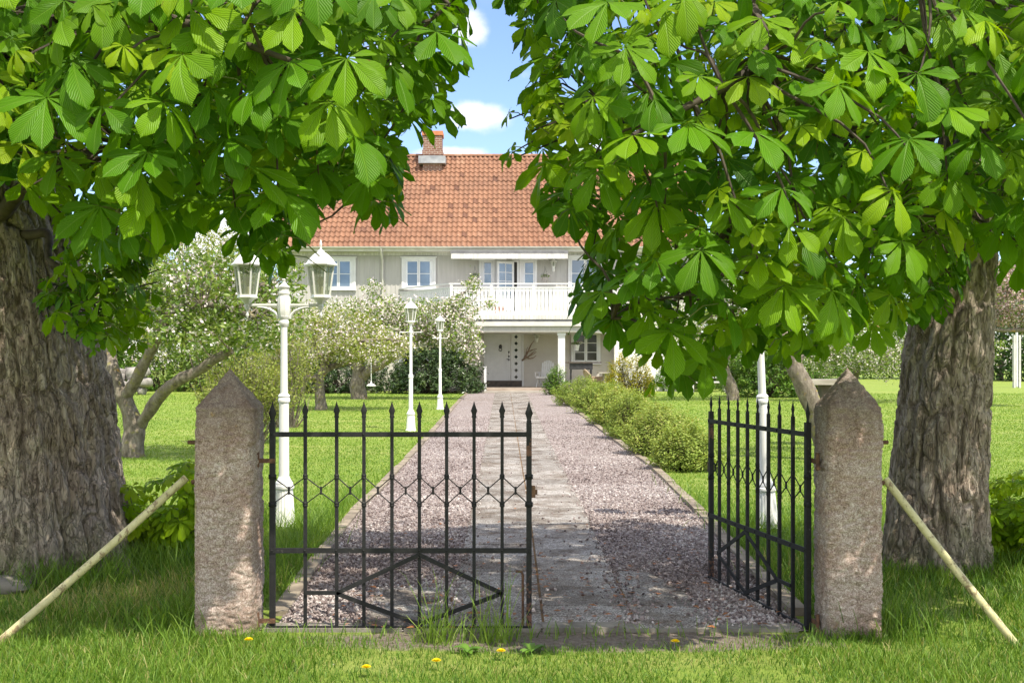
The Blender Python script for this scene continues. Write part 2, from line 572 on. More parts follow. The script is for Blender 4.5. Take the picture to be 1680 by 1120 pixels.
M['slate_grey'] = simple('awning_grey', (.13, .13, .14), (.20, .20, .21), 4, .7)
M['zinc'] = simple('zinc_flashing', (.26, .275, .30), (.42, .44, .46), 2.5, .5, metal=.3)
M['gutter'] = simple('gutter_paint', (.56, .55, .50), (.66, .65, .60), 3, .5)
M['antler'] = simple('antler_horn', (.17, .11, .075), (.34, .25, .18), 10, .7)
M['wicker'] = simple('wicker', (.26, .19, .12), (.44, .35, .24), 40, .8, .8, .006)
M['terracotta'] = simple('terracotta', (.42, .15, .07), (.52, .22, .11), 6, .8)
M['pot_grey'] = simple('zinc_pot', (.24, .22, .20), (.38, .36, .33), 6, .6)
M['cloth'] = simple('curtain_cloth', (.66, .68, .72), (.78, .79, .80), 3, .9)
k = NT('dark_glass')
M['dark_glass'] = k.done(k.bsdf((.012, .016, .015), .06, .5))
k = NT('window_glass')
M['glass'] = k.done(k.bsdf(k.ramp(k.noise(1.2, 3), [(.4, (.13, .17, .22)), (.7, (.20, .25, .31))]), .03, .9, k.bump(k.noise(1.5, 2), .03, .02), .5))
k = NT('stone_wall')
M['rubble'] = simple('rubble_stone', (.17, .155, .145), (.36, .34, .32), 4, .9, .6, .02, bscale=12)

# roof tiles: tint varies tile by tile
k = NT('clay_tile')
col = k.ramp(k.attr(), [(0, (.155, .080, .056)), (.35, (.245, .128, .082)), (.75, (.310, .168, .106)), (1, (.37, .24, .165))])
w = k.noise(.55, 5, .65)
col = k.mix(k.ramp(w, [(.42, 0.), (.7, .7)]), col, k.mix(1., col, (.70, .74, .80), 'MULTIPLY'))
lich = k.ramp(k.noise(9, 5, .75), [(.64, 0.), (.70, .65)])
col = k.mix(lich, col, (.48, .42, .37))
M['tile'] = k.done(k.bsdf(col, .85, .2, k.bump(k.noise(30, 4), .4, .006)))
k = NT('chimney_brick')
bt = k.n('ShaderNodeTexBrick', Scale=1.0, Mortar_Size=.012, Brick_Width=.25, Row_Height=.085, Color1=(.16, .075, .055, 1), Color2=(.23, .11, .08, 1), Mortar=(.36, .31, .27, 1), Bias=.0)
mp = k.n('ShaderNodeMapping')
k.t.links.new(k.geo.outputs['Object'], mp.inputs['Vector'])
mp.inputs['Rotation'].default_value = (math.radians(90), 0, 0)
sxyz = k.n('ShaderNodeSeparateXYZ', Vector=k.geo.outputs['Object'])
cmb = k.n('ShaderNodeCombineXYZ', X=k.math('ADD', sxyz.outputs[0], sxyz.outputs[1]), Y=sxyz.outputs[2])
k.t.links.new(cmb.outputs[0], bt.inputs['Vector'])
M['brick'] = k.done(k.bsdf(bt.outputs['Color'], .9, .15))

# ------------------------------------------------------------------ foliage helpers


def leaf_quads(mb, cen, size, up=.4, out=None, aspect=.5, tint=(.0, 1.0), fold=.22, rng=R):
    """a folded little leaf (two triangles bent along the midrib) at every centre"""
    n = len(cen)
    d = rng.normal(size=(n, 3))
    d /= np.linalg.norm(d, axis=1)[:, None]
    nr = rng.normal(size=(n, 3)) * .7
    nr[:, 2] += up * 2
    if out is not None:
        nr += out
    nr /= np.linalg.norm(nr, axis=1)[:, None]
    d -= nr * (d * nr).sum(1)[:, None]
    d /= np.linalg.norm(d, axis=1)[:, None] + 1e-9
    b = np.cross(nr, d)
    s = (size * rng.uniform(.6, 1.25, n))[:, None]
    v = np.empty((n, 4, 3))
    v[:, 0] = cen - d * s * .5
    v[:, 1] = cen + b * s * aspect * .5 + nr * s * fold * .4
    v[:, 2] = cen + d * s * .5
    v[:, 3] = cen - b * s * aspect * .5 + nr * s * fold * .4
    f = np.arange(n * 4).reshape(n, 4)
    f = np.concatenate([f[:, [0, 1, 2]], f[:, [0, 2, 3]]])
    t = rng.uniform(tint[0], tint[1], n) if isinstance(tint, tuple) else tint
    mb.add(v.reshape(-1, 3), f, np.repeat(t, 4))


def sphere_pts(n, rng=R, lo=.0):
    d = rng.normal(size=(n, 3))
    d /= np.linalg.norm(d, axis=1)[:, None]
    return d * (rng.uniform(lo ** 3, 1, n) ** (1 / 3))[:, None]


def clumps(blobs, nper, spread, lo=.45, rng=R):
    """leaf positions in clusters through the volume of several ellipsoids ((x,y,z),(rx,ry,rz),weight)"""
    out = []
    for c, r, w in blobs:
        nc = max(3, int(w))
        cc = sphere_pts(nc, rng, lo) * np.asarray(r) + np.asarray(c)
        pp = np.repeat(cc, nper, 0) + rng.normal(size=(nc * nper, 3)) * spread
        out.append(pp)
    return np.concatenate(out)


def wander(p, q, n, amp, rng=R, sag=0.0):
    p, q = np.asarray(p, float), np.asarray(q, float)
    t = np.linspace(0, 1, n)[:, None]
    w = rng.normal(size=(n, 3)) * amp
    w[0] = w[-1] = 0
    pts = p + (q - p) * t + w
    pts[:, 2] += sag * np.sin(np.pi * t[:, 0])
    return pts


def smooth_path(pts, n):
    """Catmull-Rom resample"""
    pts = np.asarray(pts, float)
    P_ = np.vstack([2 * pts[0] - pts[1], pts, 2 * pts[-1] - pts[-2]])
    out = []
    m = len(pts) - 1
    for t in np.linspace(0, m - 1e-6, n):
        i = int(t)
        u = t - i
        a, b, c, d = P_[i:i + 4]
        out.append(.5 * (2 * b + (c - a) * u + (2 * a - 5 * b + 4 * c - d) * u * u + (3 * b - a - 3 * c + d) * u ** 3))
    return np.array(out)


def gnarled(mb, pts, r0, r1, n=10, m=None, rough=.12, seed=0):
    """a limb: smooth tapering tube with a knobbly surface"""
    pts = smooth_path(pts, m or 5 * len(pts))
    t = np.linspace(0, 1, len(pts))
    rad = r0 + (r1 - r0) * t
    k0 = len(mb.V)
    mb.tube(pts, rad, n)
    v = mb.V[k0]
    c = np.repeat(pts, n, 0)
    q = v - c
    rr = np.linalg.norm(q, axis=1)
    s = 1 + rough * 1.6 * vnoise(v / (r0 * 1.3) + seed) + rough * .8 * vnoise(v / (r0 * .5) + seed)
    mb.V[k0] = c + q * s[:, None]
    return pts

# ================================================================== the ground
YS = sorted(set([-12, -6, 0, 2, 3, 4, 4.5, 5, 5.2, 5.4, 5.7, 6, 6.5, 7, 7.5, 8, 8.5, 9, 9.5, 10, 11] + list(range(12, 43)) + [42.6, 44, 48, 55, 65, 80, 100, 140, 200]))


def sheet(name, mat, xs_of_y, ys, dz, kind='structure', label=None):
    mb = MB()
    rows = [xs_of_y(y) for y in ys]
    n = len(rows[0])
    v = [(x, y, gz(y) + dz) for y, r in zip(ys, rows) for x in r]
    f = [(i * n + j, i * n + j + 1, (i + 1) * n + j + 1, (i + 1) * n + j) for i in range(len(ys) - 1) for j in range(n - 1)]
    mb.add(v, f)
    o = mb.build(name, mat, smooth=180)
    o['kind'] = kind
    if label:
        o['label'] = label
    return o


def kl(y):
    return float(np.interp(y, [5.2, 6, 9.5, 42], [-1.10, -1.17, -1.27, -1.29]))


def kr(y):
    return float(np.interp(y, [5.2, 8.4, 9.8, 14, 42], [1.52, 1.68, 1.76, 1.93, 1.95]))


def s0(y):
    return float(np.interp(y, [5.2, 42], [-.28, -.24]))


def s1(y):
    return float(np.interp(y, [5.2, 10, 42], [.215, .26, .37]))


def s2(y):
    return float(np.interp(y, [5.2, 10, 42], [.69, .77, 1.0]))


sheet('lawn', M['lawn'], lambda y: [-200, -60, -20, -8, -3, 0, 3, 8, 20, 60, 200], YS, 0)
DY = [y for y in YS if 5.4 <= y <= 42.6]
sheet('gravel_drive', M['gravel'], lambda y: list(np.linspace(kl(y) - .02, kr(y) + .02, 5)), DY, .008)
# timber / stone edging on both sides
mb = MB()
for fn, sg in ((kl, -1), (kr, 1)):
    y = 5.75
    while y < 42:
        L = random.uniform(.85, 1.3)
        y2 = min(y + L, 42)
        o = random.uniform(-.008, .008)
        w = random.uniform(.085, .10)
        hgt = random.uniform(.025, .045)
        a = fn(y) + sg * (.05 + o)
        b = fn(y2 - .015) + sg * (.05 + o)
        mb.bar((a, y, gz(y) + hgt - .06), (b, y2 - .015, gz(y2) + hgt - .06), w, .12)
        y = y2
tag(mb.build('kerb', M['kerb']), None, None, None, 'structure')
# paving slabs down the middle of the drive, with worn joints
mb, mj = MB(), MB()
y = 5.42
i = 0
while y < 42.3:
    L = .5
    y2 = y + L
    cols = [(s0, s1), (s1, s2)]
    if y < 6.9:
        cols.append((s2, lambda t: 1.12 - max(0, t - 6.2) * .25))
    if y < 6.4:
        cols.append((lambda t: -.74, s0))
    for (fa, fb) in cols:
        g = .007
        dz = .018 + random.uniform(-.003, .003)
        v = []
        for (yy, s) in ((y + g * .4, 0), (y2 - g * .4, 0)):
            v += [(fa(yy) + g, yy, gz(yy) + dz), (fb(yy) - g, yy, gz(yy) + dz)]
        vv = [v[0], v[1], v[3], v[2]]
        lo = [(a, b, c - .03) for a, b, c in vv]
        mb.add(vv + lo, [(0, 1, 2, 3), (0, 4, 5, 1), (1, 5, 6, 2), (2, 6, 7, 3), (3, 7, 4, 0)], random.uniform(.15, 1))
    y = y2
tag(mb.build('paving_slabs', M['slab']), None, None, None, 'structure')
mj = MB()
ys = np.arange(5.42, 42.3, .5)
v = []
for y in ys:
    v += [(s0(y) + .004 if y > 6.4 else -.73, y, gz(y) + .012), (s2(y) - .004 if y > 6.9 else 1.09, y, gz(y) + .012)]
mj.add(v, [(2 * i, 2 * i + 1, 2 * i + 3, 2 * i + 2) for i in range(len(ys) - 1)])
tag(mj.build('joint_moss', M['joint']), None, None, None, 'structure')
# stone threshold under the closed gate leaf
mb = MB()
for x0, x1 in ((-1.2, -.5), (-.49, .2), (.21, .62), (.63, 1.5)):
    mb.b2((x0, 5.40, -.06), (x1, 5.52, .022 + random.uniform(-.004, .003)))
tag(mb.build('threshold_stone', M['sill_stone']), None, None, None, 'structure')

# loose gravel: real stones near the gate
octv = np.array([[1, 0, 0], [-1, 0, 0], [0, 1, 0], [0, -1, 0], [0, 0, 1], [0, 0, -1]], float)
octf = np.array([[0, 2, 4], [2, 1, 4], [1, 3, 4], [3, 0, 4], [2, 0, 5], [1, 2, 5], [3, 1, 5], [0, 3, 5]])
cube = np.array([[a, b, c] for a in (-1, 1) for b in (-1, 1) for c in (-1, 1)], float) * .62


def stones(pts, lo, hi, mb, rng=R):
    n = len(pts)
    s = rng.uniform(lo, hi, n) * rng.uniform(.7, 1.3, n)
    v = np.broadcast_to(octv, (n, 6, 3)) * rng.uniform(.55, 1.2, (n, 6, 1))
    v = v * (s[:, None, None] * rng.uniform(.6, 1.1, (n, 1, 3)))
    q = rng.normal(size=(n, 4))
    q /= np.linalg.norm(q, axis=1)[:, None]
    w, x, y, z = q.T
    Rm = np.stack([1 - 2 * (y * y + z * z), 2 * (x * y - z * w), 2 * (x * z + y * w), 2 * (x * y + z * w), 1 - 2 * (x * x + z * z), 2 * (y * z - x * w), 2 * (x * z - y * w), 2 * (y * z + x * w), 1 - 2 * (x * x + y * y)], 1).reshape(n, 3, 3)
    v = np.einsum('nij,nkj->nki', Rm, v) + pts[:, None, :]
    f = (np.arange(n)[:, None, None] * 6 + octf).reshape(-1, 3)
    pt_ = fbm(np.c_[pts[:, :2] * 1.3, pts[:, :1] * 0 + 3], 3)
    mb.add(v.reshape(-1, 3), f, np.repeat(np.clip(rng.uniform(0, 1, n) + .5 * pt_, 0, 1), 6))


def on_slab(x, y):
    if y < 6.4 and x > -.74 and x < s0(y):
        return True
    if y < 6.9 and x < 1.12 - max(0, y - 6.2) * .25 and x > s2(y):
        return True
    return s0(y) < x < s2(y)


pts = []
for y0, y1, dens in ((5.45, 7.5, 4200), (7.5, 24, 0)):
    n = int((y1 - y0) * 3.1 * dens) or 38000
    yy_ = R.uniform(y0, y1, n) if dens else 7.5 / (1 - R.uniform(0, 1, n) * (1 - 7.5 / 26.0))
    xy = np.c_[R.uniform(-1.3, 1.95, n), yy_]
    for x, y in xy:
        if not (kl(y) < x < kr(y)):
            continue
        if on_slab(x, y):
            # strays and patches of gravel kicked over the slabs
            ed = min(abs(x - s0(y)), abs(x - s2(y)), abs(x - 1.1) if y < 6.9 else 9, abs(x + .74) if y < 6.4 else 9)
            if R.random() > (.32 * math.exp(-ed / .05) + .014):
                continue
            pts.append((x, y, gz(y) + .024))
        else:
            pts.append((x, y, gz(y) + R.uniform(.006, .018)))
mb = MB()
stones(np.array(pts), .0085, .0165, mb)
tag(mb.build('gravel', M['stone']), 'loose pinkish grey gravel on the drive', None, None, 'stuff')

# fallen brown leaf scraps on the drive
mb = MB()
n = 260
c = np.c_[R.uniform(-.9, 1.5, n), 5.35 + np.abs(R.normal(0, 1.5, n)), np.zeros(n)]
c[:, 2] = .034
leaf_quads(mb, c, .045, up=2.5, aspect=.6)
tag(mb.build('fallen_leaves', M['dead_leaf']), 'brown scraps of dead leaves on the paving', None, None, 'stuff')

# ================================================================== gate pillars


def pillar(name, label, x0, x1, y0, y1, z0, zs, za, seed, group):
    """rough squared granite post with a pyramid top"""
    cx, cy = (x0 + x1) / 2, (y0 + y1) / 2
    hx, hy = (x1 - x0) / 2, (y1 - y0) / 2
    n = 128
    th = np.arange(n) * 2 * np.pi / n
    cs, sn = np.cos(th), np.sin(th)
    e = 9
    rad = (np.abs(cs) ** e + np.abs(sn) ** e) ** (-1 / e)
    zz = np.concatenate([np.linspace(z0, zs, 180), np.linspace(zs, za, 46)[1:]])
    v = []
    for z in zz:
        s = 1.0 if z <= zs else max(.012, (za - z) / (za - zs))
        v.append(np.c_[cs * rad * hx * s, sn * rad * hy * s, np.full(n, z)])
    v = np.concatenate(v)
    nrm = np.c_[v[:, 0] / hx, v[:, 1] / hy, v[:, 2] * 0]
    nrm /= np.linalg.norm(nrm, axis=1)[:, None] + 1e-6
    d = .006 * fbm(v * np.array([34, 34, 46]) + seed, 3) + .005 * fbm(v * 9 + seed, 2) - .008 * np.exp(-(fbm(v * np.array([20, 20, 38]) + 3 * seed, 2) / .12) ** 2)
    cn = np.abs(np.sin(2 * np.tile(th, len(zz)))) ** 10
    d = d - .016 * cn * np.clip(fbm(v * 13 + seed * 5, 2) + .15, 0, 1)
    cap = np.clip((za - v[:, 2]) / (za - zs), 0, 1)
    v = v + nrm * (d * np.minimum(1, cap * 3))[:, None]
    v += np.array([cx, cy, 0])
    m = len(zz)
    f = [(i * n + j, i * n + (j + 1) % n, (i + 1) * n + (j + 1) % n, (i + 1) * n + j) for i in range(m - 1) for j in range(n)]
    f.append(tuple((m - 1) * n + j for j in range(n)))
    mb = MB().add(v, f)
    o = mb.build(name, M['granite'], smooth=180, origin=(cx, cy, 0))
    return tag(o, label, 'gate pillar', group)


YG = 5.43
pillar('gate_pillar', 'rough granite gate pillar with the closed gate leaf hung on it, nearest the thick trunk', -1.518, -1.222, 5.27, 5.57, -.04, 1.135, 1.328, 1.7, 'granite gate pillars')
pillar('gate_pillar', 'pinkish granite gate pillar beside the open gate leaf, in front of the slimmer chestnut trunk', 1.600, 1.888, 5.27, 5.53, -.04, 1.135, 1.332, 8.1, 'granite gate pillars')

# bracing poles with their iron straps
for sg, xs, top, foot, lab in ((-1, -1.523, P(306, 783, 5.44), (-2.46, 5.12, -.03), 'pale yellow pole slanting from the pillar of the closed gate leaf past the thick trunk'),
                               (1, 1.894, P(1452, 785, 5.42), (2.50, 5.15, -.03), 'pale yellow pole slanting from the pillar beside the open gate past the slimmer trunk')):
    t = thing('bracing_pole', lab, 'pole', (foot[0], foot[1], 0), 'poles bracing the gate pillars')
    mb = MB()
    pt = smooth_path([foot, tuple((np.array(foot) + np.array(top)) / 2 + np.array([0, 0, -.008])), top], 24)
    mb.tube(pt, .0195, 14)
    mb.build('pole', M['pole_paint'], t, smooth=50)
    mb = MB()
    mb.b2((xs - .008, 5.36, .0), (xs + .008, 5.41, .955))
    mb.build('strap', M['pole_paint'], t)
    mb = MB()
    mb.tube([(xs - sg * .012, 5.385, .955), (xs + sg * .05, 5.385, .958)], .010, 8)
    mb.build('bolt', M['rust'], t)
    mb = MB()
    mb.tube([(xs - sg * .01, 5.40, top[2] - .01), (xs + sg * .035, 5.40, top[2] - .02)], .012, 8)
    mb.build('bolt', M['rust'], t)

# ================================================================== the wrought iron gate leaves
BX = [0.0, .166, .325, .463, .605, .744, .882, 1.021, 1.163, 1.299]     # bar positions from the hinge stile
ZT, ZM, ZB = .995, .409, .018


def spear(mb, x, z, w, h, t):
    pr = [(.011, 0), (.013, .006), (.010, .012), (w * .72, .28 * h), (w, .42 * h), (w * .62, .62 * h), (w * .28, .82 * h), (.0012, h)]
    mb.lathe((x, 0, z), pr, 10, .1, 0, t)


def gate_leaf(label, loc, rz, side):
    """side = +1: rails on local -y; the leaf runs along local +x from the hinge"""
    root = thing('gate_leaf', label, 'gate', (0, 0, 0), 'leaves of the iron garden gate')
    ry = -.0135 * side
    for i, x in enumerate(BX):
        stile = i in (0, 9)
        w = .027 if stile else .0165
        ztop = 1.055 if stile else 1.078
        mb = MB()
        z = [ZB - .03 if stile else ZB + .008, .25, .5, .8, .9, ztop]
        rusty = [.85, .70, .35, .35, .90, .55] if i == 9 else [.30, .15, .1, .1, .1, .1]
        for a in range(len(z) - 1):
            k0 = len(mb.T)
            mb.b2((x - w / 2, -w / 2, z[a]), (x + w / 2, w / 2, z[a + 1]))
            tt = np.array([rusty[a], rusty[a + 1]] * 4)
            mb.T[k0] = tt
        b = mb.build('stile' if stile else 'bar', M['gate_paint'], root)
        mb = MB()
        if stile:
            spear(mb, x, ztop, .020, .108, .40)
        else:
            spear(mb, x, ztop, .0165, .084, .40)
        mb.build('spear_tip', M['gate_paint'], b, smooth=50)
        for zz in (.780, .640):
            mb = MB()
            mb.lathe((x, 0, zz), [(w * .5, -.015), (w * .76, -.010), (w * .78, -.002), (w * .66, .0), (w * .78, .002), (w * .76, .010), (w * .5, .015)], 8, .1)
            mb.build('knob', M['gate_paint'], b, smooth=50)
    for z, h in ((ZT, .025), (ZM, .026), (ZB, .022)):
        mb = MB()
        for a in range(9):
            k0 = len(mb.T)
            xa = BX[a] - (.012 if a == 0 else 0)
            xb = BX[a + 1] + (.012 if a == 8 else 0)
            mb.b2((xa, ry - .004, z - h / 2), (xb, ry + .004, z + h / 2))
            r1 = .1 + (.55 if a == 8 and z == ZT else 0)
            r0 = .1
            if z == ZB:
                r0 = r1 = .3
            mb.T[k0] = np.array([r0] * 4 + [r1] * 4)
        rl = mb.build('rail', M['gate_paint'], root)
        for x in BX:
            MB().rock((x, ry - side * .005, z), (.011, .008, .011), x, .2, 4).build('rivet', M['gate_paint'], rl, smooth=60)
    mb = MB()
    for a in range(9):
        xa, xb = BX[a], BX[a + 1]
        xm = (xa + xb) / 2
        for zk, zm in ((.770, .722), (.650, .698)):
            mb.tube([(xa, 0, zk), (xa + .012, 0, zk), (xm - .004, 0, zm), (xm + .004, 0, zm), (xb - .012, 0, zk), (xb, 0, zk)], .0032, 6, .2)
        mb.tube([(xm, 0, .690), (xm, 0, .730)], .0058, 7, .25)
    mb.build('lattice_wire', M['gate_paint'], root)
    mb = MB()
    L_, R_, T_, B_ = (BX[2], 0, .193), (BX[8], 0, .193), (BX[5], 0, .388), (BX[5], 0, .012 + .026)
    yy = ry * 1.02
    for p, q in ((L_, T_), (T_, R_), (R_, B_), (B_, L_)):
        mb.bar((p[0], yy, p[2]), (q[0], yy, q[2]), .008, .022, (0, 1, 0), .12) if False else mb.bar((p[0], yy, p[2]), (q[0], yy, q[2]), .0078, .022, (0, 0, 1), .12)
    mb.bar((BX[1], yy, .196), (BX[2], yy, .196), .0074, .020, (0, 0, 1), .2)
    mb.build('diamond_brace', M['gate_paint'], root)
    for zz in (.862, .055):
        mb = MB()
        mb.b2((-.075, -.022, zz - .011), (.018, -.0138, zz + .011))
        mb.tube([(-.072, -.018, zz - .030), (-.072, -.018, zz + .045)], .010, 8)
        mb.tube([(-.118, .0, zz - .028), (-.085, -.010, zz - .034), (-.072, -.018, zz - .026)], .011, 8)
        mb.build('hinge', M['rust'], root)
    mb = MB()
    mb.b2((1.3126, -.012, .675), (1.331, .012, .735), .7)
    mb.b2((1.331, -.006, .69), (1.342, .006, .715), .7)
    mb.build('latch', M['rust'], root)
    if side == 1:
        mb = MB()
        mb.tube([(1.232, .013, .300), (1.262, .013, .296), (1.268, .013, .280), (1.268, .013, -.005)], .0065, 8)
        mb.build('drop_bolt', M['rust'], root)
    root.location = loc
    root.rotation_euler = (0, 0, rz)
    return root


gate_leaf('closed black iron gate leaf with a rusty free end, standing across the drive', ((447 - CX) / 324.0, YG, 0), 0, 1)
gate_leaf('black wrought iron gate leaf swung open along the drive, seen almost edge-on', (1.553, YG, 0), math.radians(100.6), -1)

# ================================================================== chestnut trees


def trunk_mesh(path, n, m, flare, seed, lobes, depth=.022, roots=()):
    """path: (x, y, z, r); a furrowed trunk with root flare"""
    p = np.array(path, float)
    q = smooth_path(p[:, :3], m)
    # radius against height
    rad = np.interp(q[:, 2], p[:, 2], p[:, 3])
    th = np.arange(n) * 2 * np.pi / n
    T_, Z_ = np.meshgrid(th, q[:, 2])
    Rr = np.repeat(rad[:, None], n, 1)
    fl = flare * np.exp(-np.clip(Z_, 0, 9) / .28)
    Rr = Rr * (1 + fl * (.55 + .45 * np.cos(lobes * T_ + seed) + .25 * np.cos((lobes + 3) * T_ + 2 * seed)))
    for (ang, ln, wd) in roots:
        da = np.angle(np.exp(1j * (T_ - ang)))
        Rr = Rr + ln * np.exp(-(da / wd) ** 2) * np.exp(-np.clip(Z_, 0, 9) / .13)
    # slow bulges
    base = np.stack([np.cos(T_) * 1.3, np.sin(T_) * 1.3, Z_ * .8], -1).reshape(-1, 3) + seed
    Rr = Rr * (1 + .05 * fbm(base, 2).reshape(Rr.shape))
    # plates and furrows
    R0 = rad.mean()
    tw = Z_ * .10
    sp = np.stack([np.cos(T_ + tw) * R0 * 15, np.sin(T_ + tw) * R0 * 15, Z_ * 3.3], -1).reshape(-1, 3)
    wp = fbm(sp * .7 + seed * 3, 2)
    sp2 = sp + wp[:, None] * .55
    n1 = vnoise(sp2 + seed)
    n2 = vnoise(sp2 * 2.1 + seed * 2)
    d = -depth * np.exp(-(n1 / .15) ** 2) - .55 * depth * np.exp(-(n2 / .16) ** 2) + .35 * depth * fbm(sp * 1.6 + 7, 3)
    d += .25 * depth * vnoise(np.stack([np.cos(T_) * R0 * 60, np.sin(T_) * R0 * 60, Z_ * 30], -1).reshape(-1, 3))
    Rr = Rr + d.reshape(Rr.shape)
    v = np.stack([q[:, 0][:, None] + Rr * np.cos(T_), q[:, 1][:, None] + Rr * np.sin(T_), Z_], -1).reshape(-1, 3)
    i, j = np.meshgrid(np.arange(m - 1), np.arange(n), indexing='ij')
    k = (j + 1) % n
    f = np.stack([i * n + j, i * n + k, (i + 1) * n + k, (i + 1) * n + j], -1).reshape(-1, 4)
    return MB().add(v, f)


# leaf templates: seven obovate, serrated, pleated leaflets drooping from the hub
U = np.array([0, .07, .15, .23, .31, .39, .47, .55, .62, .69, .75, .81, .86, .905, .945, .975, 1.0])
WU = np.interp(U, [0, .1, .25, .45, .6, .72, .81, .88, .94, 1], [.05, .12, .31, .66, .91, 1.0, .90, .62, .25, .0])


def leaf_template(rng, droop, nl=7):
    V, Fq, UV = [], [], []
    o = 0
    angs = {7: [-122, -76, -36, 0, 36, 76, 122], 5: [-92, -46, 0, 46, 92]}[nl]
    lens = {7: [.52, .78, .96, 1, .96, .78, .52], 5: [.62, .9, 1, .9, .62]}[nl]
    for a, L in zip(angs, lens):
        a = math.radians(a + rng.normal(0, 6))
        L = L * rng.uniform(.9, 1.08)
        t0 = math.radians(rng.uniform(-8, 8))
        t1 = math.radians(droop * rng.uniform(.7, 1.3))
        roll = math.radians(rng.normal(0, 12))
        fold = rng.uniform(.06, .30)
        W = .192 * rng.uniform(.85, 1.15)
        # centre line
        tilt = t0 + t1 * U
        du = np.diff(U, prepend=0)
        r = .02 + np.cumsum(np.cos(tilt) * du) * L
        z = -np.cumsum(np.sin(tilt) * du) * L
        side = rng.normal(0, .07) * U ** 2 * L
        cup = rng.normal(.0, .10)
        jag = 1 + .035 * np.where(np.arange(len(U)) % 2, 1, -1)
        w = WU * W * L * jag
        cz = np.stack([r, side, z], 1)
        nx, nz = np.sin(tilt), np.cos(tilt)           # leaflet normal in (r, z)
        rows = []
        for sgn in (-1, -.5, 0, .5, 1):
            lift = fold * abs(sgn) * w * (1.0 - .3 * abs(sgn)) + cup * abs(sgn) * w * np.sin(U * 7 + sgn) + (.012 * L * math.sin(sgn * 2.0)) * U
            y = side + sgn * w * math.cos(roll)
            hh = lift + sgn * w * math.sin(roll)
            rows.append(np.stack([r + nx * hh - (.10 * abs(sgn) ** 2 * w * 0), y, z + nz * hh], 1))
        v = np.stack(rows, 1)                         # (m,5,3)
        # serrated teeth point forward
        v[:, 0, 0] -= .02 * L * U
        v[:, 4, 0] -= .02 * L * U
        ca, sa = math.cos(a), math.sin(a)
        x, y = v[..., 0].copy(), v[..., 1].copy()
        v[..., 0], v[..., 1] = x * ca - y * sa, x * sa + y * ca
        m = len(U)
        V.append(v.reshape(-1, 3))
        uu = np.repeat(U[:, None], 5, 1)
        vv = np.broadcast_to(np.array([0, .25, .5, .75, 1.0]), (m, 5))
        vv = .5 + (vv - .5) * np.maximum(.15, WU)[:, None]
        UV.append(np.stack([uu + 1e-4, vv], -1).reshape(-1, 2))
        i, j = np.meshgrid(np.arange(m - 1), np.arange(4), indexing='ij')
        Fq.append((np.stack([i * 5 + j, (i + 1) * 5 + j, (i + 1) * 5 + j + 1, i * 5 + j + 1], -1).reshape(-1, 4)) + o)
        o += m * 5
    return np.concatenate(V), np.concatenate(Fq), np.concatenate(UV)


trng = np.random.default_rng(11)
TPL = [leaf_template(trng, d, nl) for d, nl in ((28, 7), (34, 7), (40, 7), (46, 7), (24, 7), (38, 5), (52, 7), (30, 5), (60, 7), (18, 7))]


def put_leaves(mb, mp, hubs, outaz, size, pitch, tint, rng, petiole=.16, poly=None):
    """hub position, azimuth the middle leaflet points to, leaflet length, nod"""
    for h, az, s, pt, ti in zip(hubs, outaz, size, pitch, tint):
        V, Fq, UV = TPL[rng.integers(len(TPL))]
        M1 = Matrix.Rotation(az, 3, 'Z') @ Matrix.Rotation(pt, 3, 'Y') @ Matrix.Rotation(rng.normal(0, .16), 3, 'X')
        A = np.array(M1)
        if poly is not None:
            ok = False
            for sc in (1.0, .75, .52):
                q = V[::11] @ A.T * s * sc + h
                pq = np.c_[CX + q[:, 0] / q[:, 1] * F, CY - (q[:, 2] - H) / q[:, 1] * F]
                if inside(pq, poly).mean() > .80:
                    ok = True
                    break
            if not ok:
                continue
            s = s * sc
        mb.add(V @ A.T * s + h, Fq, np.clip(ti + rng.normal(0, .03), 0, 1), UV)
        if petiole:
            back = np.array([-math.cos(az), -math.sin(az), 0])
            L = petiole * rng.uniform(.7, 1.4) * (s / .2)
            mp.tube([h, h + back * L * .55 + np.array([0, 0, -.05 * L]), h + back * L + np.array([0, 0, -.35 * L])], [.0026, .003, .0036], 5, cap=False)


def inside(pts, poly):
    p = np.asarray(poly, float)
    a, b = p, np.roll(p, -1, 0)
    x, y = pts[:, 0][:, None], pts[:, 1][:, None]
    c = ((a[:, 1] > y) != (b[:, 1] > y)) & (x < (b[:, 0] - a[:, 0]) * (y - a[:, 1]) / (b[:, 1] - a[:, 1] + 1e-12) + a[:, 0])
    return c.sum(1) % 2 == 1


def poly_dist(pts, poly):
    """signed-inside test, distance to the outline and direction to the nearest outline point"""
    p = np.asarray(poly, float)
    a, b = p, np.roll(p, -1, 0)
    ins = np.zeros(len(pts), bool)
    best = np.full(len(pts), 1e9)
    dirv = np.zeros((len(pts), 2))
    x, y = pts[:, 0], pts[:, 1]
    for (x0, y0), (x1, y1) in zip(a, b):
        c = ((y0 > y) != (y1 > y)) & (x < (x1 - x0) * (y - y0) / (y1 - y0 + 1e-12) + x0)
        ins ^= c
        d = np.array([x1 - x0, y1 - y0])
        t = np.clip(((pts - (x0, y0)) @ d) / (d @ d + 1e-9), 0, 1)
        q = np.array([x0, y0]) + t[:, None] * d
        dd = np.linalg.norm(pts - q, axis=1)
        m = dd < best
        best[m] = dd[m]
        dirv[m] = (q - pts)[m] / (dd[m][:, None] + 1e-6)
    return ins, best, dirv


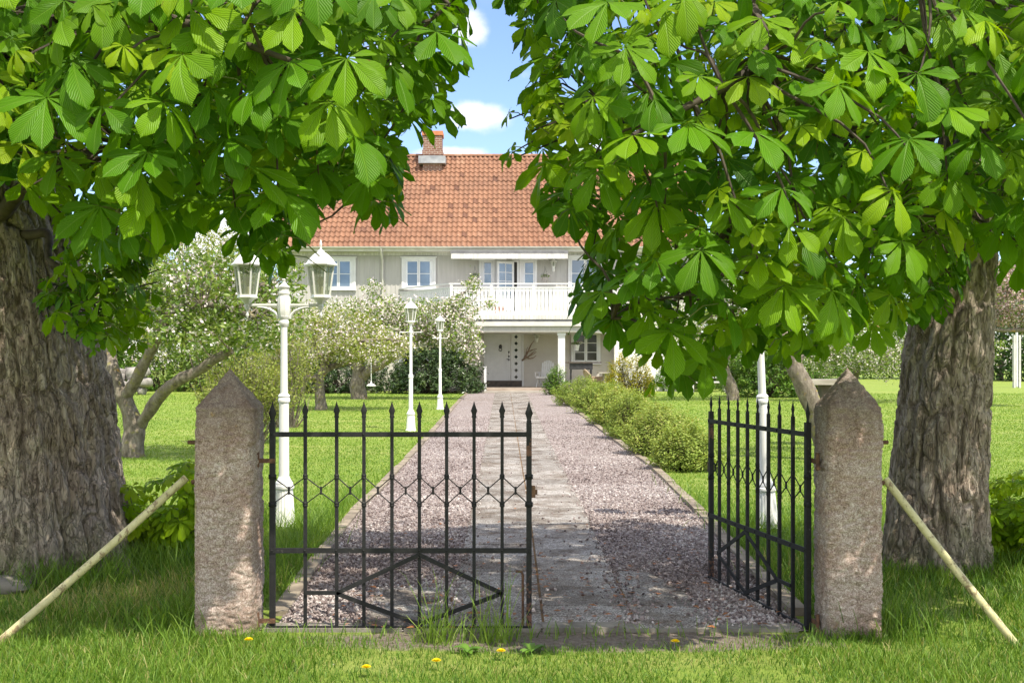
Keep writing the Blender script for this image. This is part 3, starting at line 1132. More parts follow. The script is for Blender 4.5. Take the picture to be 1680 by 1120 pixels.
def poisson(n_try, box, md, rng):
    x0, y0, x1, y1 = box
    cell = md / 1.42
    grid = {}
    out = []
    for _ in range(n_try):
        p = (rng.uniform(x0, x1), rng.uniform(y0, y1))
        g = (int(p[0] // cell), int(p[1] // cell))
        ok = True
        for i in range(-2, 3):
            for j in range(-2, 3):
                q = grid.get((g[0] + i, g[1] + j))
                if q and (q[0] - p[0]) ** 2 + (q[1] - p[1]) ** 2 < md * md:
                    ok = False
                    break
            if not ok:
                break
        if ok:
            grid[g] = p
            out.append(p)
    return np.array(out)


YC, DF, DBK, INFL = 6.0, 1.7, 1.3, 210.0


def crown(root, poly, box, rng, size_lo, size_hi, special=None, limb_from=None, nlimb=16, extra=()):
    mb, mp, mt = MB(), MB(), MB()
    hubs_all = []
    layers = [('h', 70, -.16, .10, 1.12), ('f', 60, 0, .22, 1.0), ('f', 58, .2, .6, .95), ('f', 52, .55, 1.1, .85), ('m', 48, 0, 1, .95), ('m', 52, 0, 1, .95), ('m', 56, 0, 1, .95), ('b', 52, 0, .5, .9), ('b', 58, .4, 1.0, .9)]
    for typ, md, a, b, sc in layers:
        p = poisson(9000, box, md, rng)
        ins, d, dv = poly_dist(p, poly)
        keep = ins & inside(p + (0, 34), poly)
        p, d, dv = p[keep], d[keep], dv[keep]
        t = np.clip(d / INFL, 0, 1)
        infl = np.sqrt(1 - (1 - t) ** 2)
        infl = infl * np.clip(1 + (p[:, 1] + 60) / 420, .25, 1)          # the dome leans back above eye-catching height
        yf, yb = YC - DF * infl, YC + DBK * infl
        u = rng.uniform(a, b, len(p))
        if typ in 'fh':
            Y = np.minimum(yf + u, yb)
        elif typ == 'm':
            Y = yf + (yb - yf) * rng.uniform(.3, .75, len(p))
        else:
            Y = np.maximum(yb - u, yf)
        if special is not None:
            Y = special(p, Y, rng)
        we = (1 - t) ** .7
        ox = dv[:, 0] * we
        oy = (-1 if typ != 'b' else 1) * np.sqrt(np.clip(1 - (we * np.abs(dv[:, 0])) ** 2, .02, 1)) * (1 if typ != 'm' else rng.choice([-1, 1], len(p)))
        az = np.arctan2(oy, ox) + rng.normal(0, .35 if typ == 'h' else .6, len(p))
        hubs = np.array([P(px, py, y) for (px, py), y in zip(p, Y)])
        s = rng.uniform(size_lo, size_hi, len(p)) * sc
        small = rng.random(len(p)) < .16
        s[small] *= .55
        if special is not None:
            s = np.where(special.small(p), s * special.k, s)
        pitch = np.radians(np.clip(rng.normal(44, 15, len(p)), 6, 80))
        pitch[small] += .3
        if typ == 'h':
            pitch = np.radians(rng.uniform(28, 58, len(p)))
        tint = np.clip(rng.normal(.52, .16, len(p)) + .28 * small + .18 * vnoise(np.c_[p / 120, p[:, :1] * 0]), 0, 1)
        put_leaves(mb, mp, hubs, az, s, pitch, tint, rng, poly=poly)
        hubs_all.append(np.c_[hubs, np.full(len(hubs), {'h': 0, 'f': 0, 'm': 1, 'b': 2}[typ])])
        # a second, smaller leaf of the same shoot beside many of them
        sel = rng.random(len(p)) < (.0 if typ == 'h' else .4)
        h2 = hubs[sel] + rng.normal(0, .05, (sel.sum(), 3)) + np.array([0, 0, -.03])
        put_leaves(mb, mp, h2, az[sel] + rng.choice([-1, 1], sel.sum()) * rng.uniform(.7, 1.5, sel.sum()), s[sel] * rng.uniform(.5, .85, sel.sum()), pitch[sel] + .1, np.clip(tint[sel] + .05, 0, 1), rng, poly=poly)
    if special is not None:                                 # dense young shoots sprouting from the trunk itself
        p = np.concatenate([poisson(2500, (50, 380, 275, 600), 24, rng), poisson(2500, (50, 380, 275, 600), 30, rng)])
        ins, d, dv = poly_dist(p, poly)
        p, dv, d = p[ins], dv[ins], d[ins]
        Y = rng.uniform(5.75, 6.3, len(p)) + np.clip(p[:, 0] - 165, 0, 60) * .006
        hubs = np.array([P(px, py, y) for (px, py), y in zip(p, Y)])
        az = np.arctan2(-.8, dv[:, 0] * .6) + rng.normal(0, .5, len(p))
        put_leaves(mb, mp, hubs, az, rng.uniform(.09, .155, len(p)), np.radians(rng.uniform(20, 55, len(p))), np.clip(rng.normal(.72, .13, len(p)), 0, 1), rng, poly=poly)
        st = np.array([-2.75, 6.75, 1.75])
        for h in hubs[::4]:
            q = smooth_path(wander(st + rng.normal(0, .12, 3), h, 4, .03, rng), 8)
            mt.tube(q, np.linspace(.009, .004, 8), 5)
    for (px, py, y, s, az, pt) in extra:
        put_leaves(mb, mp, [np.array(P(px, py, y))], [az], [s], [pt], [.5], rng, .25)
    hubs = np.concatenate(hubs_all)
    # limbs reaching into the crown, then thinner twigs to the leaf shoots
    lp = []
    far = hubs[rng.choice(len(hubs), 400)]
    cand = far[:, :3] * 1
    step = []
    for _ in range(nlimb):
        if not step:
            j = rng.integers(len(cand))
        else:
            dd = np.min(np.linalg.norm(cand[:, None] - np.array(step)[None], axis=2), axis=1)
            j = int(np.argmax(dd))
        step.append(cand[j])
        st = np.array(limb_from[rng.integers(len(limb_from))], float)
        en = cand[j]
        ln = np.linalg.norm(en - st)
        w = wander(st, en, 6, .05 * ln, rng, .12 * ln)
        q = smooth_path(w, 26)
        mt.tube(q, np.linspace(.020 + .016 * ln, .010, 26), 8)
        lp.append(q)
    lp = np.concatenate(lp)
    tw = hubs[rng.choice(len(hubs), min(len(hubs), 420), replace=False), :3]
    for h in tw:
        dd = np.linalg.norm(lp - h, axis=1)
        j = int(np.argmin(dd))
        if dd[j] > 1.6:
            continue
        q = smooth_path(wander(lp[j], h - np.array([0, 0, .04]), 4, .05 * dd[j], rng, .08 * dd[j]), 8)
        mt.tube(q, np.linspace(.009, .004, 8), 5)
    c = mb.build('crown', M['chestnut_leaf'], root, smooth=180)
    mp.build('leaf_stalk', M['green_twig'], c)['kind'] = 'stuff'
    mt.build('branch', M['dark_twig'], root, smooth=60)
    return hubs


PL = [(-640, 60), (-560, -220), (-330, -400), (-40, -470), (250, -470), (520, -420), (720, -360), (850, -270), (850, -110), (800, -55), (776, 10), (768, 45), (772, 85), (757, 125), (726, 162), (708, 165), (742, 204), (728, 228), (714, 214), (690, 216), (686, 262), (673, 272), (655, 268), (668, 316), (662, 338), (648, 356), (645, 384), (610, 366), (580, 348), (585, 324), (556, 322), (546, 338), (531, 334), (528, 372), (513, 392), (480, 412), (474, 447), (450, 454), (438, 424), (418, 404), (384, 392), (334, 372), (300, 392), (290, 424), (264, 434), (262, 482), (252, 522), (240, 562), (214, 592), (190, 577), (150, 585), (124, 562), (58, 532), (68, 474), (58, 442), (100, 420), (96, 352), (70, 316), (30, 345), (0, 322), (-120, 360), (-330, 330), (-520, 250)]
PR = [(818, 0), (802, -55), (770, -110), (770, -270), (880, -370), (1060, -430), (1330, -470), (1620, -470), (1900, -400), (2120, -240), (2200, -20), (2150, 300), (1980, 420), (1840, 470), (1700, 480), (1664, 470), (1662, 500), (1627, 500), (1630, 440), (1612, 412), (1596, 408), (1572, 452), (1584, 480), (1560, 492), (1556, 522), (1542, 556), (1510, 550), (1482, 545), (1460, 576), (1435, 572), (1410, 562), (1395, 584), (1370, 578), (1360, 600), (1322, 600), (1300, 588), (1280, 612), (1264, 576), (1242, 580), (1230, 604), (1216, 614), (1206, 600), (1190, 618), (1164, 610), (1142, 634), (1130, 658), (1102, 654), (1090, 664), (1064, 658), (1059, 628), (1072, 592), (1050, 590), (1016, 576), (994, 562), (962, 564), (946, 556), (950, 524), (940, 528), (940, 488), (932, 468), (938, 440), (962, 414), (966, 386), (986, 372), (966, 368), (928, 384), (888, 370), (894, 324), (872, 338), (858, 340), (828, 322), (868, 284), (884, 248), (862, 248), (848, 282), (832, 288), (818, 272), (838, 226), (831, 214), (830, 171), (846, 154), (848, 132), (862, 96), (855, 54), (834, 26)]


class LeftSpecial:
    k = .66

    def small(s, p):
        return (p[:, 0] < 262) & (p[:, 1] > 395)

    def __call__(s, p, Y, rng):
        m = s.small(p)
        return np.where(m, rng.uniform(5.9, 6.45, len(p)) + np.clip(p[:, 0] - 165, 0, 60) * .006, Y)


root = thing('chestnut_tree', 'horse chestnut with the thick furrowed trunk, beside the pillar of the closed gate leaf', 'tree', (-3.1, 7.15, 0), 'horse chestnuts flanking the gate')
trunk_mesh([(-3.08, 7.15, -.06, .60), (-3.11, 7.15, .35, .575), (-3.14, 7.15, .9, .555), (-3.18, 7.15, 1.4, .52), (-3.28, 7.13, 2.0, .465), (-3.37, 7.1, 2.5, .43), (-3.42, 7.0, 3.2, .36), (-3.4, 6.8, 4.2, .22), (-3.3, 6.6, 5.2, .09)], 420, 500, .15, 1.3, 5, .034, [(math.radians(-20), .13, .16), (math.radians(-75), .12, .25), (math.radians(-130), .12, .2)]).build('trunk', M['bark'], root, smooth=180)
crown(root, PL, (-640, -700, 790, 620), np.random.default_rng(21), .175, .245, LeftSpecial(), [(-3.35, 7.0, 2.5), (-3.42, 6.95, 3.1), (-3.4, 6.8, 3.8), (-3.3, 6.9, 2.2)], 18,
      [(421, 404, 5.6, .17, -1.2, .8), (462, 416, 5.7, .20, -2.6, .9), (398, 376, 5.9, .2, -1.5, .7), (722, 176, 5.5, .17, -1.1, .95), (738, 168, 5.6, .16, -.5, .8), (706, 160, 5.4, .16, -1.8, .9)])
root = thing('chestnut_tree', 'horse chestnut with the slimmer trunk behind the pillar beside the open gate leaf', 'tree', (2.86, 7.0, 0), 'horse chestnuts flanking the gate')
trunk_mesh([(2.84, 7.0, -.06, .325), (2.85, 7.0, .5, .305), (2.88, 7.0, 1.0, .288), (2.91, 7.0, 1.4, .276), (2.98, 7.0, 1.95, .232), (3.02, 6.95, 2.5, .21), (3.05, 6.85, 3.3, .18), (3.05, 6.7, 4.2, .12), (3.0, 6.6, 5.2, .05)], 300, 480, .14, 4.0, 6, .030, [(math.radians(200), .10, .35)]).build('trunk', M['bark'], root, smooth=180)
crown(root, PR, (805, -700, 2200, 680), np.random.default_rng(33), .16, .225, None, [(3.0, 6.95, 2.3), (3.05, 6.85, 2.9), (3.05, 6.75, 3.6), (2.98, 6.95, 1.95)], 20,
      [(1548, 432, 6.2, .2, -1.4, .5)])


# young chestnut shoots at the feet of the trunks
def sucker(name, label, cx, cy, n, rx, ry, h, rng, s0_, s1_):
    root = thing(name, label, 'plant', (cx, cy, 0), 'chestnut shoots at the trunk feet')
    mb, mp, ms = MB(), MB(), MB()
    stems = []
    for _ in range(n):
        a, r = rng.uniform(0, 2 * np.pi), rng.uniform(.1, 1) ** .6
        top = np.array([cx + rx * r * math.cos(a), cy + ry * r * math.sin(a), h * rng.uniform(.35, 1.0) * (1.05 - .4 * r)])
        st = np.array([cx + .25 * rx * math.cos(a), cy + .25 * ry * math.sin(a), 0])
        q = smooth_path(wander(st, top, 4, .03, rng), 10)
        ms.tube(q, np.linspace(.007, .003, 10), 6)
        stems.append(q)
    for q in stems:
        for f in (1.0, .8, .62, .45, .3):
            c = q[int(f * 9)]
            for _ in range(2 if f < 1 else 3):
                az = math.atan2(c[1] - cy, c[0] - cx) + rng.normal(0, 1.0)
                if rng.random() < .35:
                    az = -math.pi / 2 + rng.normal(0, .6)
                hub = c + np.array([math.cos(az), math.sin(az), .25]) * rng.uniform(.04, .12)
                put_leaves(mb, mp, [hub], [az], [rng.uniform(s0_, s1_)], [math.radians(rng.uniform(10, 55))], [np.clip(rng.normal(.84, .12), 0, 1)], rng, .1)
    mb.build('foliage', M['chestnut_leaf'], root, smooth=180)
    mp.build('leaf_stalk', M['green_twig'], root)['kind'] = 'stuff'
    ms.build('stem', M['green_twig'], root)


sucker('chestnut_shoots', 'young chestnut shoots growing between the thick trunk and the pillar of the closed gate', -2.32, 7.55, 22, .34, .35, .80, np.random.default_rng(5), .085, .15)
sucker('chestnut_shoots', 'clump of young chestnut shoots on the outer side of the slimmer trunk', 3.44, 7.05, 24, .30, .30, .80, np.random.default_rng(6), .075, .125)

# flat stone at the foot of the thick trunk
mb = MB().rock((-3.02, 6.40, .02), (.46, .26, .12), 4, .5, 9)
tag(mb.build('field_stone', M['sill_stone'], smooth=60, origin=(-3.02, 6.42, 0)), 'flat grey stone in the grass at the foot of the thick chestnut trunk', 'stone')

# ================================================================== grass


def blades(mb, xy, h, w, lean, tint, rng=R):
    n = len(xy)
    z = gzv(xy[:, 1])
    az = rng.uniform(0, 2 * np.pi, n)
    la = rng.uniform(0, 2 * np.pi, n)
    sx, sy = np.cos(az) * w / 2, np.sin(az) * w / 2
    lx, ly = np.cos(la) * lean * h, np.sin(la) * lean * h
    v = np.empty((n, 7, 3))
    b = np.c_[xy, z - .005]
    for i, (t, ww, g) in enumerate(((0, 1., 0), (.45, .85, .28), (.8, .5, .66))):
        c = b + np.c_[lx * g, ly * g, h * t * (1 - .12 * lean * t)]
        v[:, 2 * i] = c - np.c_[sx * ww, sy * ww, sx * 0]
        v[:, 2 * i + 1] = c + np.c_[sx * ww, sy * ww, sx * 0]
    v[:, 6] = b + np.c_[lx, ly, h * (1 - .28 * lean)]
    k = np.arange(n)[:, None] * 7
    mb.add(v.reshape(-1, 3), np.concatenate([k + np.array([0, 1, 3, 2]), k + np.array([2, 3, 5, 4])]), np.repeat(tint, 7))
    s = mb.n - n * 7
    mb.Fa.append((k + np.array([4, 5, 6]) + s).astype(np.int32))


def grass_zone(mb, x0, x1, y0, y1, dens, hlo, hhi, w, rng=R):
    n = int((x1 - x0) * (y1 - y0) * dens)
    xy = np.c_[rng.uniform(x0, x1, n), rng.uniform(y0, y1, n)]
    x, y = xy.T
    KL = np.interp(y, [5.2, 6, 9.5, 42], [-1.24, -1.31, -1.39, -1.41])
    KR = np.interp(y, [5.2, 8.4, 9.8, 14, 42], [1.64, 1.80, 1.88, 2.05, 2.07])
    ok = (x < KL) | (x > KR) | (y < 5.25)
    bare = np.exp(-(((x - .35) / 1.2) ** 4 + ((y - 5.27) / .22) ** 4))
    ok &= rng.random(n) > bare * .97
    patch = fbm(np.c_[xy * 1.7, x * 0], 3)
    ok &= rng.random(n) < .80 + .9 * patch
    ok &= (np.abs(x) < .52 * y + .3)
    ok &= ((x + 3.1) ** 2 + (y - 7.15) ** 2 > .40) & ((x - 2.86) ** 2 + (y - 7) ** 2 > .09)
    ok &= (((x + 3.02) / .34) ** 2 + ((y - 6.32) / .30) ** 2 > 1)
    ok &= ~((x > -1.54) & (x < -1.2) & (y > 5.26) & (y < 5.58)) & ~((x > 1.59) & (x < 1.9) & (y > 5.26) & (y < 5.54))
    xy, patch = xy[ok], patch[ok]
    n = len(xy)
    h = rng.uniform(hlo, hhi, n) * (1 + .5 * patch) * np.exp(rng.normal(0, .18, n)) * (1 - .42 * np.exp(-((xy[:, 0] - .35) / 1.2) ** 4 - ((xy[:, 1] - 5.0) / .5) ** 4))
    dry = rng.random(n) < .06 + .55 * np.clip(fbm(np.c_[xy * 1.1 + 5, xy[:, :1] * 0], 2) - .12, 0, 1) + .55 * np.exp(-((xy[:, 0] + 2.2) / .5) ** 2 - ((xy[:, 1] - 6.2) / .45) ** 2)
    t = np.clip(rng.normal(.48, .2, n) + .25 * patch, 0, .84)
    t[dry] = .97
    blades(mb, xy, h, w * rng.uniform(.6, 1.3, n), rng.uniform(.15, .9, n), t, rng)


mb = MB()
grass_zone(mb, -2.7, 2.7, 4.1, 5.5, 8200, .03, .072, .0042)
grass_zone(mb, -3.6, -1.2, 5.5, 7.6, 4600, .05, .115, .005)
grass_zone(mb, 1.6, 3.9, 5.5, 7.6, 4600, .05, .12, .005)
for sgn, x0 in ((-1, -1.3), (1, 1.75)):
    n = 120000
    yy_ = 7.6 * (44 / 7.6) ** R.uniform(0, 1, n)
    xx_ = x0 + sgn * R.uniform(0, 1, n) * (.52 * yy_ + .3 - abs(x0))
    xy = np.c_[xx_, yy_]
    kk = np.where(sgn < 0, xx_ < np.interp(yy_, [5.2, 6, 9.5, 42], [-1.24, -1.31, -1.39, -1.41]), xx_ > np.interp(yy_, [5.2, 8.4, 9.8, 14, 42], [1.64, 1.80, 1.88, 2.05, 2.07]))
    kk &= (yy_ < 42)
    xy = xy[kk]
    patch = fbm(np.c_[xy * np.array([.5, .5]), xy[:, :1] * 0], 3)
    n = len(xy)
    tall = np.clip((11 - xy[:, 1]) / 3.4, 0, 1)
    blades(mb, xy, (.030 + .055 * tall) * R.uniform(.6, 1.5, n), .0007 * xy[:, 1] * R.uniform(.7, 1.3, n), R.uniform(.2, 1.1, n), np.clip(R.normal(.66, .13, n) + .22 * patch, .1, .88))
# taller fringes round pillars, along the kerbs and by the trunks
for (cx, cy, sx, sy, n, hh) in ((-1.37, 5.24, .20, .03, 300, .075), (1.74, 5.24, .20, .03, 300, .075), (-1.62, 5.5, .1, .2, 400, .20), (2.0, 5.5, .12, .2, 420, .20), (-2.3, 7.0, .3, .25, 700, .22), (2.5, 6.75, .35, .14, 900, .15), (-1.50, 8.9, .08, 1.3, 900, .17), (1.95, 9.2, .1, 1.2, 700, .16), (-1.45, 6.8, .10, .8, 900, .20), (2.16, 8.75, .2, .2, 400, .17), (-1.8, 8.9, .2, .2, 500, .20), (.0, 5.30, .9, .04, 260, .09), (-2.7, 6.5, .25, .12, 600, .20), (2.85, 6.66, .22, .06, 500, .13), (3.2, 6.8, .1, .15, 400, .2), (-2.45, 7.05, .06, .2, 400, .2)):
    xy = np.c_[R.normal(cx, sx, n), R.normal(cy, sy, n)]
    blades(mb, xy, R.uniform(.5, 1.25, n) * hh, R.uniform(.004, .006, n), R.uniform(.2, .9, n), np.clip(R.normal(.55, .18, n), 0, .84))
n = 2600
ye = 5.7 + 22 * R.uniform(0, 1, n) ** 1.8
sd_ = R.integers(0, 2, n)
xe = np.where(sd_ == 0, np.interp(ye, [5.2, 6, 9.5, 42], [-1.10, -1.17, -1.27, -1.29]) + np.abs(R.normal(0, .05, n)) - .12, np.interp(ye, [5.2, 8.4, 9.8, 14, 42], [1.52, 1.68, 1.76, 1.93, 1.95]) - np.abs(R.normal(0, .05, n)) + .12)
keep = fbm(np.c_[xe * 3, ye * 2, ye * 0], 2) > .0
blades(mb, np.c_[xe, ye][keep], R.uniform(.03, .09, n)[keep], R.uniform(.004, .008, n)[keep], R.uniform(.3, 1.2, n)[keep], R.uniform(.35, .85, n)[keep])
tag(mb.build('grass', M['grass'], smooth=180), 'uncut green grass round the gate and on the lawn', None, None, 'stuff')

# tall flowering grass tufts in front of the closed leaf
for (px, lab, n, hh) in ((712, 'tall grass tuft under the middle of the closed gate leaf', 120, .34), (812, 'tall loose grass tuft near the rusty free end of the closed gate leaf', 120, .34)):
    x = (px - CX) * 5.16 / F
    mb = MB()
    xy = np.c_[R.normal(x, .055, n), R.normal(5.2, .03, n)]
    hs = R.uniform(.08, .2, n)
    hs[:24] = R.uniform(.22, hh + .08, 24)
    ln = R.uniform(.3, .9, n)
    ln[:24] = R.uniform(.1, .5, 24)
    blades(mb, xy, hs, R.uniform(.0035, .0055, n), ln, R.uniform(.6, .88, n))
    tag(mb.build('grass_tuft', M['grass'], smooth=180, origin=(x, 5.2, 0)), lab, 'grass tuft', 'tall grass tufts at the gate')

# dandelions
DL = [(1108, 1052, 5.05, 'dandelion in bloom at the edge of the paving, in front of the open gateway', .10),
      (716, 1100, 4.72, 'dandelion in bloom below the tall grass tuft in the middle', .075),
      (601, 1116, 4.62, 'dandelion in bloom in the foreground grass, nearest the viewer', .075),
      (408, 1050, 5.08, 'dandelion in bloom at the foot of the pillar of the closed gate', .09),
      (822, 1078, 4.88, 'dandelion in bloom by the tuft at the rusty free end of the gate', .08)]
for px, py, Y, lab, hh in DL:
    x, y, z = P(px, py, Y)
    z = max(.045, z + .0)
    root = thing('dandelion', lab, 'flower', (x, y, 0), 'dandelions in the grass')
    MB().tube([(x + .01, y, 0), (x + .004, y, z * .6), (x, y, z)], [.0028, .0024, .0024], 6).build('stem', M['weed_leaf'], root)
    mb = MB()
    for ring, (r, up, n) in enumerate(((.021, .003, 22), (.017, .007, 18), (.011, .010, 12))):
        for i in range(n):
            a = 2 * math.pi * (i + .37 * ring) / n + random.uniform(-.08, .08)
            c, s = math.cos(a), math.sin(a)
            w = .0026
            mb.add([(x - s * w * .4, y + c * w * .4, z), (x + s * w * .4, y - c * w * .4, z), (x + r * c + s * w, y + r * s - c * w, z + up), (x + r * c - s * w, y + r * s + c * w, z + up)], [(0, 1, 2, 3)], random.random())
    mb.build('flower_head', M['dandelion_petal'], root)
# broad-leaved weeds at the threshold
for px, py, Y, lab in ((768, 1070, 5.0, 'broad leaved weed rosette beside the tall loose tuft at the rusty gate end'), (872, 1072, 5.0, 'low round leaved weed on the bare soil below the gate latch'), (148, 1000, 5.9, 'broad leaved weed in the grass beneath the slanting pole')):
    x, y, z = P(px, py, Y)
    mb = MB()
    for i in range(11):
        a = random.uniform(0, 6.28)
        L = random.uniform(.05, .09)
        u = np.linspace(0, 1, 7)
        w = .016 * np.sin(np.pi * np.clip(u * .95 + .05, 0, 1)) ** .8
        zz = .012 + L * (.75 * u - .55 * u * u) * random.uniform(.5, 1.2)
        cx_, cy_ = x + math.cos(a) * L * u, y + math.sin(a) * L * u
        vv = np.stack([np.stack([cx_ - math.sin(a) * w * q, cy_ + math.cos(a) * w * q, zz + abs(q) * w * .3], 1) for q in (-1, 0, 1)], 1).reshape(-1, 3)
        mb.add(vv, [(i_ * 3 + j, i_ * 3 + j + 1, i_ * 3 + j + 4, i_ * 3 + j + 3) for i_ in range(6) for j in range(2)], random.uniform(.2, 1))
    tag(mb.build('weed', M['weed_leaf'], smooth=180, origin=(x, y, 0)), lab, 'weed', 'weeds in the grass')

# ================================================================== white garden lamps


def hexa(r, z, ph=math.pi / 6):
    return [(r * math.cos(ph + i * math.pi / 3), r * math.sin(ph + i * math.pi / 3), z) for i in range(6)]


def lantern(parent, c, rb=.068, rt=.108, h=.26, name='lantern'):
    """hexagonal tapering lantern: base cup at c, roof and finial above; returns the lantern part"""
    c = np.array(c, float)
    ph = 0.0
    mb = MB()
    mb.lathe(c, [(.020, -.085), (.026, -.075), (.022, -.06), (.034, -.045), (.055, -.022), (rb + .012, -.006), (rb + .012, .004), (rb, .008)], 6, .5, ph)
    lo, hi = np.array(hexa(rb, .004, ph)) + c, np.array(hexa(rt, h, ph)) + c
    for i in range(6):
        mb.bar(lo[i], hi[i], .012, .012)
        k = (i + 1) % 6
        mb.bar(hi[i], hi[k], .016, .020)
        mb.bar(lo[i] + (0, 0, .008), lo[k] + (0, 0, .008), .010, .014)
    ln = mb.build(name, M['lamp_paint'], parent)
    MB().lathe(c + (0, 0, h), [(rt + .030, -.004), (rt + .032, .006), (rt + .012, .018), (rt - .005, .045), (rt - .035, .078), (.045, .100), (.030, .108), (.034, .114), (.020, .122), (.012, .130)], 6, .5, ph).build('lantern_roof', M['lamp_paint'], ln)
    MB().lathe(c + (0, 0, h + .128), [(.010, 0), (.008, .010), (.006, .022), (.010, .034), (.0115, .046), (.008, .062), (.004, .078), (.001, .086)], 10).build('finial', M['lamp_paint'], ln, smooth=50)
    mb = MB()
    lo, hi = np.array(hexa(rb - .003, .012, ph)) + c, np.array(hexa(rt - .003, h - .006, ph)) + c
    for i in range(6):
        k = (i + 1) % 6
        mb.add([lo[i], lo[k], hi[k], hi[i]], [(0, 1, 2, 3)])
    mb.build('glass', M['lamp_glass'], ln)
    MB().lathe(c + (0, 0, .01), [(.022, 0), (.022, .075), (.014, .08), (.016, .09), (.030, .115), (.031, .135), (.020, .155), (.004, .163)], 12).build('bulb', M['bulb'], ln, smooth=50)
    return ln


def fluted(mb, c, r0, r1, z0, z1, n=20):
    """fluted tapering pedestal"""
    m = n * 4
    th = np.arange(m) * 2 * np.pi / m
    fl = 1 - .07 * (.5 - .5 * np.cos(th * n)) ** .5
    v, zz = [], [z0, z1]
    for r, z in ((r0, z0), (r1, z1)):
        v.append(np.c_[r * fl * np.cos(th), r * fl * np.sin(th), np.full(m, z)])
    mb.add(np.concatenate(v) + np.asarray(c), [(j, (j + 1) % m, m + (j + 1) % m, m + j) for j in range(m)])


def lamp_post(root, c, double=False):
    c = np.array(c, float)
    mb = MB()
    mb.lathe(c, [(.106, -.05), (.106, .015), (.096, .03)], 24)
    fluted(mb, c, .092, .072, .03, .315)
    mb.lathe(c, [(.070, .312), (.082, .320), (.085, .332), (.082, .345), (.072, .352), (.074, .362), (.069, .372), (.054, .395), (.047, .41), (.044, .42)], 24)
    mb.build('pedestal', M['lamp_paint'], root, smooth=40)
    mb = MB()
    mb.lathe(c, [(.043, .415), (.040, 1.03), (.048, 1.035), (.051, 1.05), (.048, 1.065), (.044, 1.07), (.049, 1.085), (.044, 1.095), (.034, 1.105)], 20)
    top = 1.70 if double else 2.06
    mb.lathe(c, [(.031, 1.10), (.0265, top)], 20)
    mb.build('post', M['lamp_paint'], root, smooth=40)
    if double:
        mb = MB()
        mb.lathe(c, [(.030, 1.66), (.040, 1.68), (.042, 1.70), (.034, 1.715), (.044, 1.735), (.046, 1.745)], 20)
        mb.lathe(c, [(.044, 1.745), (.052, 1.775), (.054, 1.80), (.054, 1.895), (.048, 1.91)], 8, .5, math.pi / 8)
        mb.lathe(c, [(.045, 1.905), (.045, 1.925), (.050, 1.93), (.050, 1.945), (.040, 1.95), (.042, 1.975), (.048, 1.98), (.050, 1.99), (.030, 2.005), (.014, 2.02), (.012, 2.04), (.018, 2.05), (.010, 2.065), (.005, 2.12), (.001, 2.16)], 16)
        mb.build('arm_hub', M['lamp_paint'], root, smooth=40)
        for s in (-1, 1):
            mb = MB()
            mb.bar(c + (s * .05, 0, 1.842), c + (s * .318, 0, 1.842), .022, .018)
            mb.bar(c + (s * .05, 0, 1.826), c + (s * .31, 0, 1.830), .012, .010)
            a = np.linspace(0, math.pi / 2, 12)
            arc = np.c_[s * (.05 + .17 * (1 - np.cos(a))), a * 0, 1.725 + .098 * np.sin(a)] + c
            mb.tube(arc, .011, 6)
            mb.lathe(c + (s * .305, 0, 1.725), [(.002, .0), (.010, .02), (.014, .035), (.008, .05), (.010, .07), (.020, .078), (.022, .095), (.015, .105)], 12)
            mb.build('arm', M['lamp_paint'], root, smooth=40)
            lantern(root, c + (s * .305, 0, 1.905), .074, .108, .265)
    else:
        mb = MB()
        mb.bar(c + (-.19, 0, 1.93), c + (.19, 0, 1.93), .014, .014)
        for s in (-1, 1):
            mb.rock(c + (s * .195, 0, 1.93), (.03, .03, .03), 1)
        mb.lathe(c, [(.030, 1.90), (.037, 1.91), (.037, 1.95), (.029, 1.96)], 16)
        mb.build('crossbar', M['lamp_paint'], root, smooth=40)
        lantern(root, c + (0, 0, 2.135), .074, .110, .265)


x, y = (466 - CX) * 8.9 / F, 8.9
root = thing('garden_lamp', 'tall white garden lamp with two lanterns on curved arms, behind the closed gate leaf', 'lamp post', (x, y, 0))
lamp_post(root, (x, y, 0), True)
for (px, Y, lab) in ((674, 21.0, 'nearer of the two white single lantern lamp posts along the drive'), (722, 29.1, 'white single lantern lamp post farther up the drive, nearest the house')):
    x = (px - CX) * Y / F
    root = thing('garden_lamp', lab, 'lamp post', (x, Y, gz(Y)), 'single white lamps along the drive')
    lamp_post(root, (x, Y, gz(Y)))
x, y = (1259 - CX) * 8.75 / F, 8.75
root = thing('garden_lamp', 'white lamp post behind the open gate leaf, its lanterns hidden in the chestnut leaves', 'lamp post', (x, y, 0))
lamp_post(root, (x, y, 0), True)
root.rotation_euler = (0, math.radians(-2.2), 0)

# ================================================================== the house
YW = 46.0


def W(px, py, Y=YW):
    return P(px, py, Y)


def wx(px, Y=YW):
    return (px - CX) * Y / F


def wz(py, Y=YW):
    return H - (py - CY) * Y / F


HX0, HX1 = wx(470), wx(1130)
ZE = wz(405, 45.4)              # eaves
ZR = wz(256, 50.6)              # ridge
YR, YB = 50.6, 55.2
ZG = .2
house = thing('house', 'two storey pale grey house with a red tile roof at the end of the drive', 'house', (0, YW, ZG))
mb = MB()
ZS = 3.42                        # plaster below, boards above
mb.b2((HX0 + .03, YW + .03, -.3), (HX1 - .03, YB, ZS))
mb.build('plaster_wall', M['plaster'], house)
mb = MB()
mb.b2((HX0, YW, ZS + .002), (HX1, YB + .02, ZE - .12))
mb.prism([(YW, ZE - .118), (YB + .02, ZE - .118), (YR, ZR - .15)], 0, HX0, HX1)
x = HX0 + .04
while x < HX1 - .05:
    w = random.choice((.055, .055, .075))
    mb.b2((x, YW - .022, ZS - .05), (x + w, YW - .001, ZE - .13), random.uniform(.2, .9))
    x += random.choice((.17, .19, .21, .23))
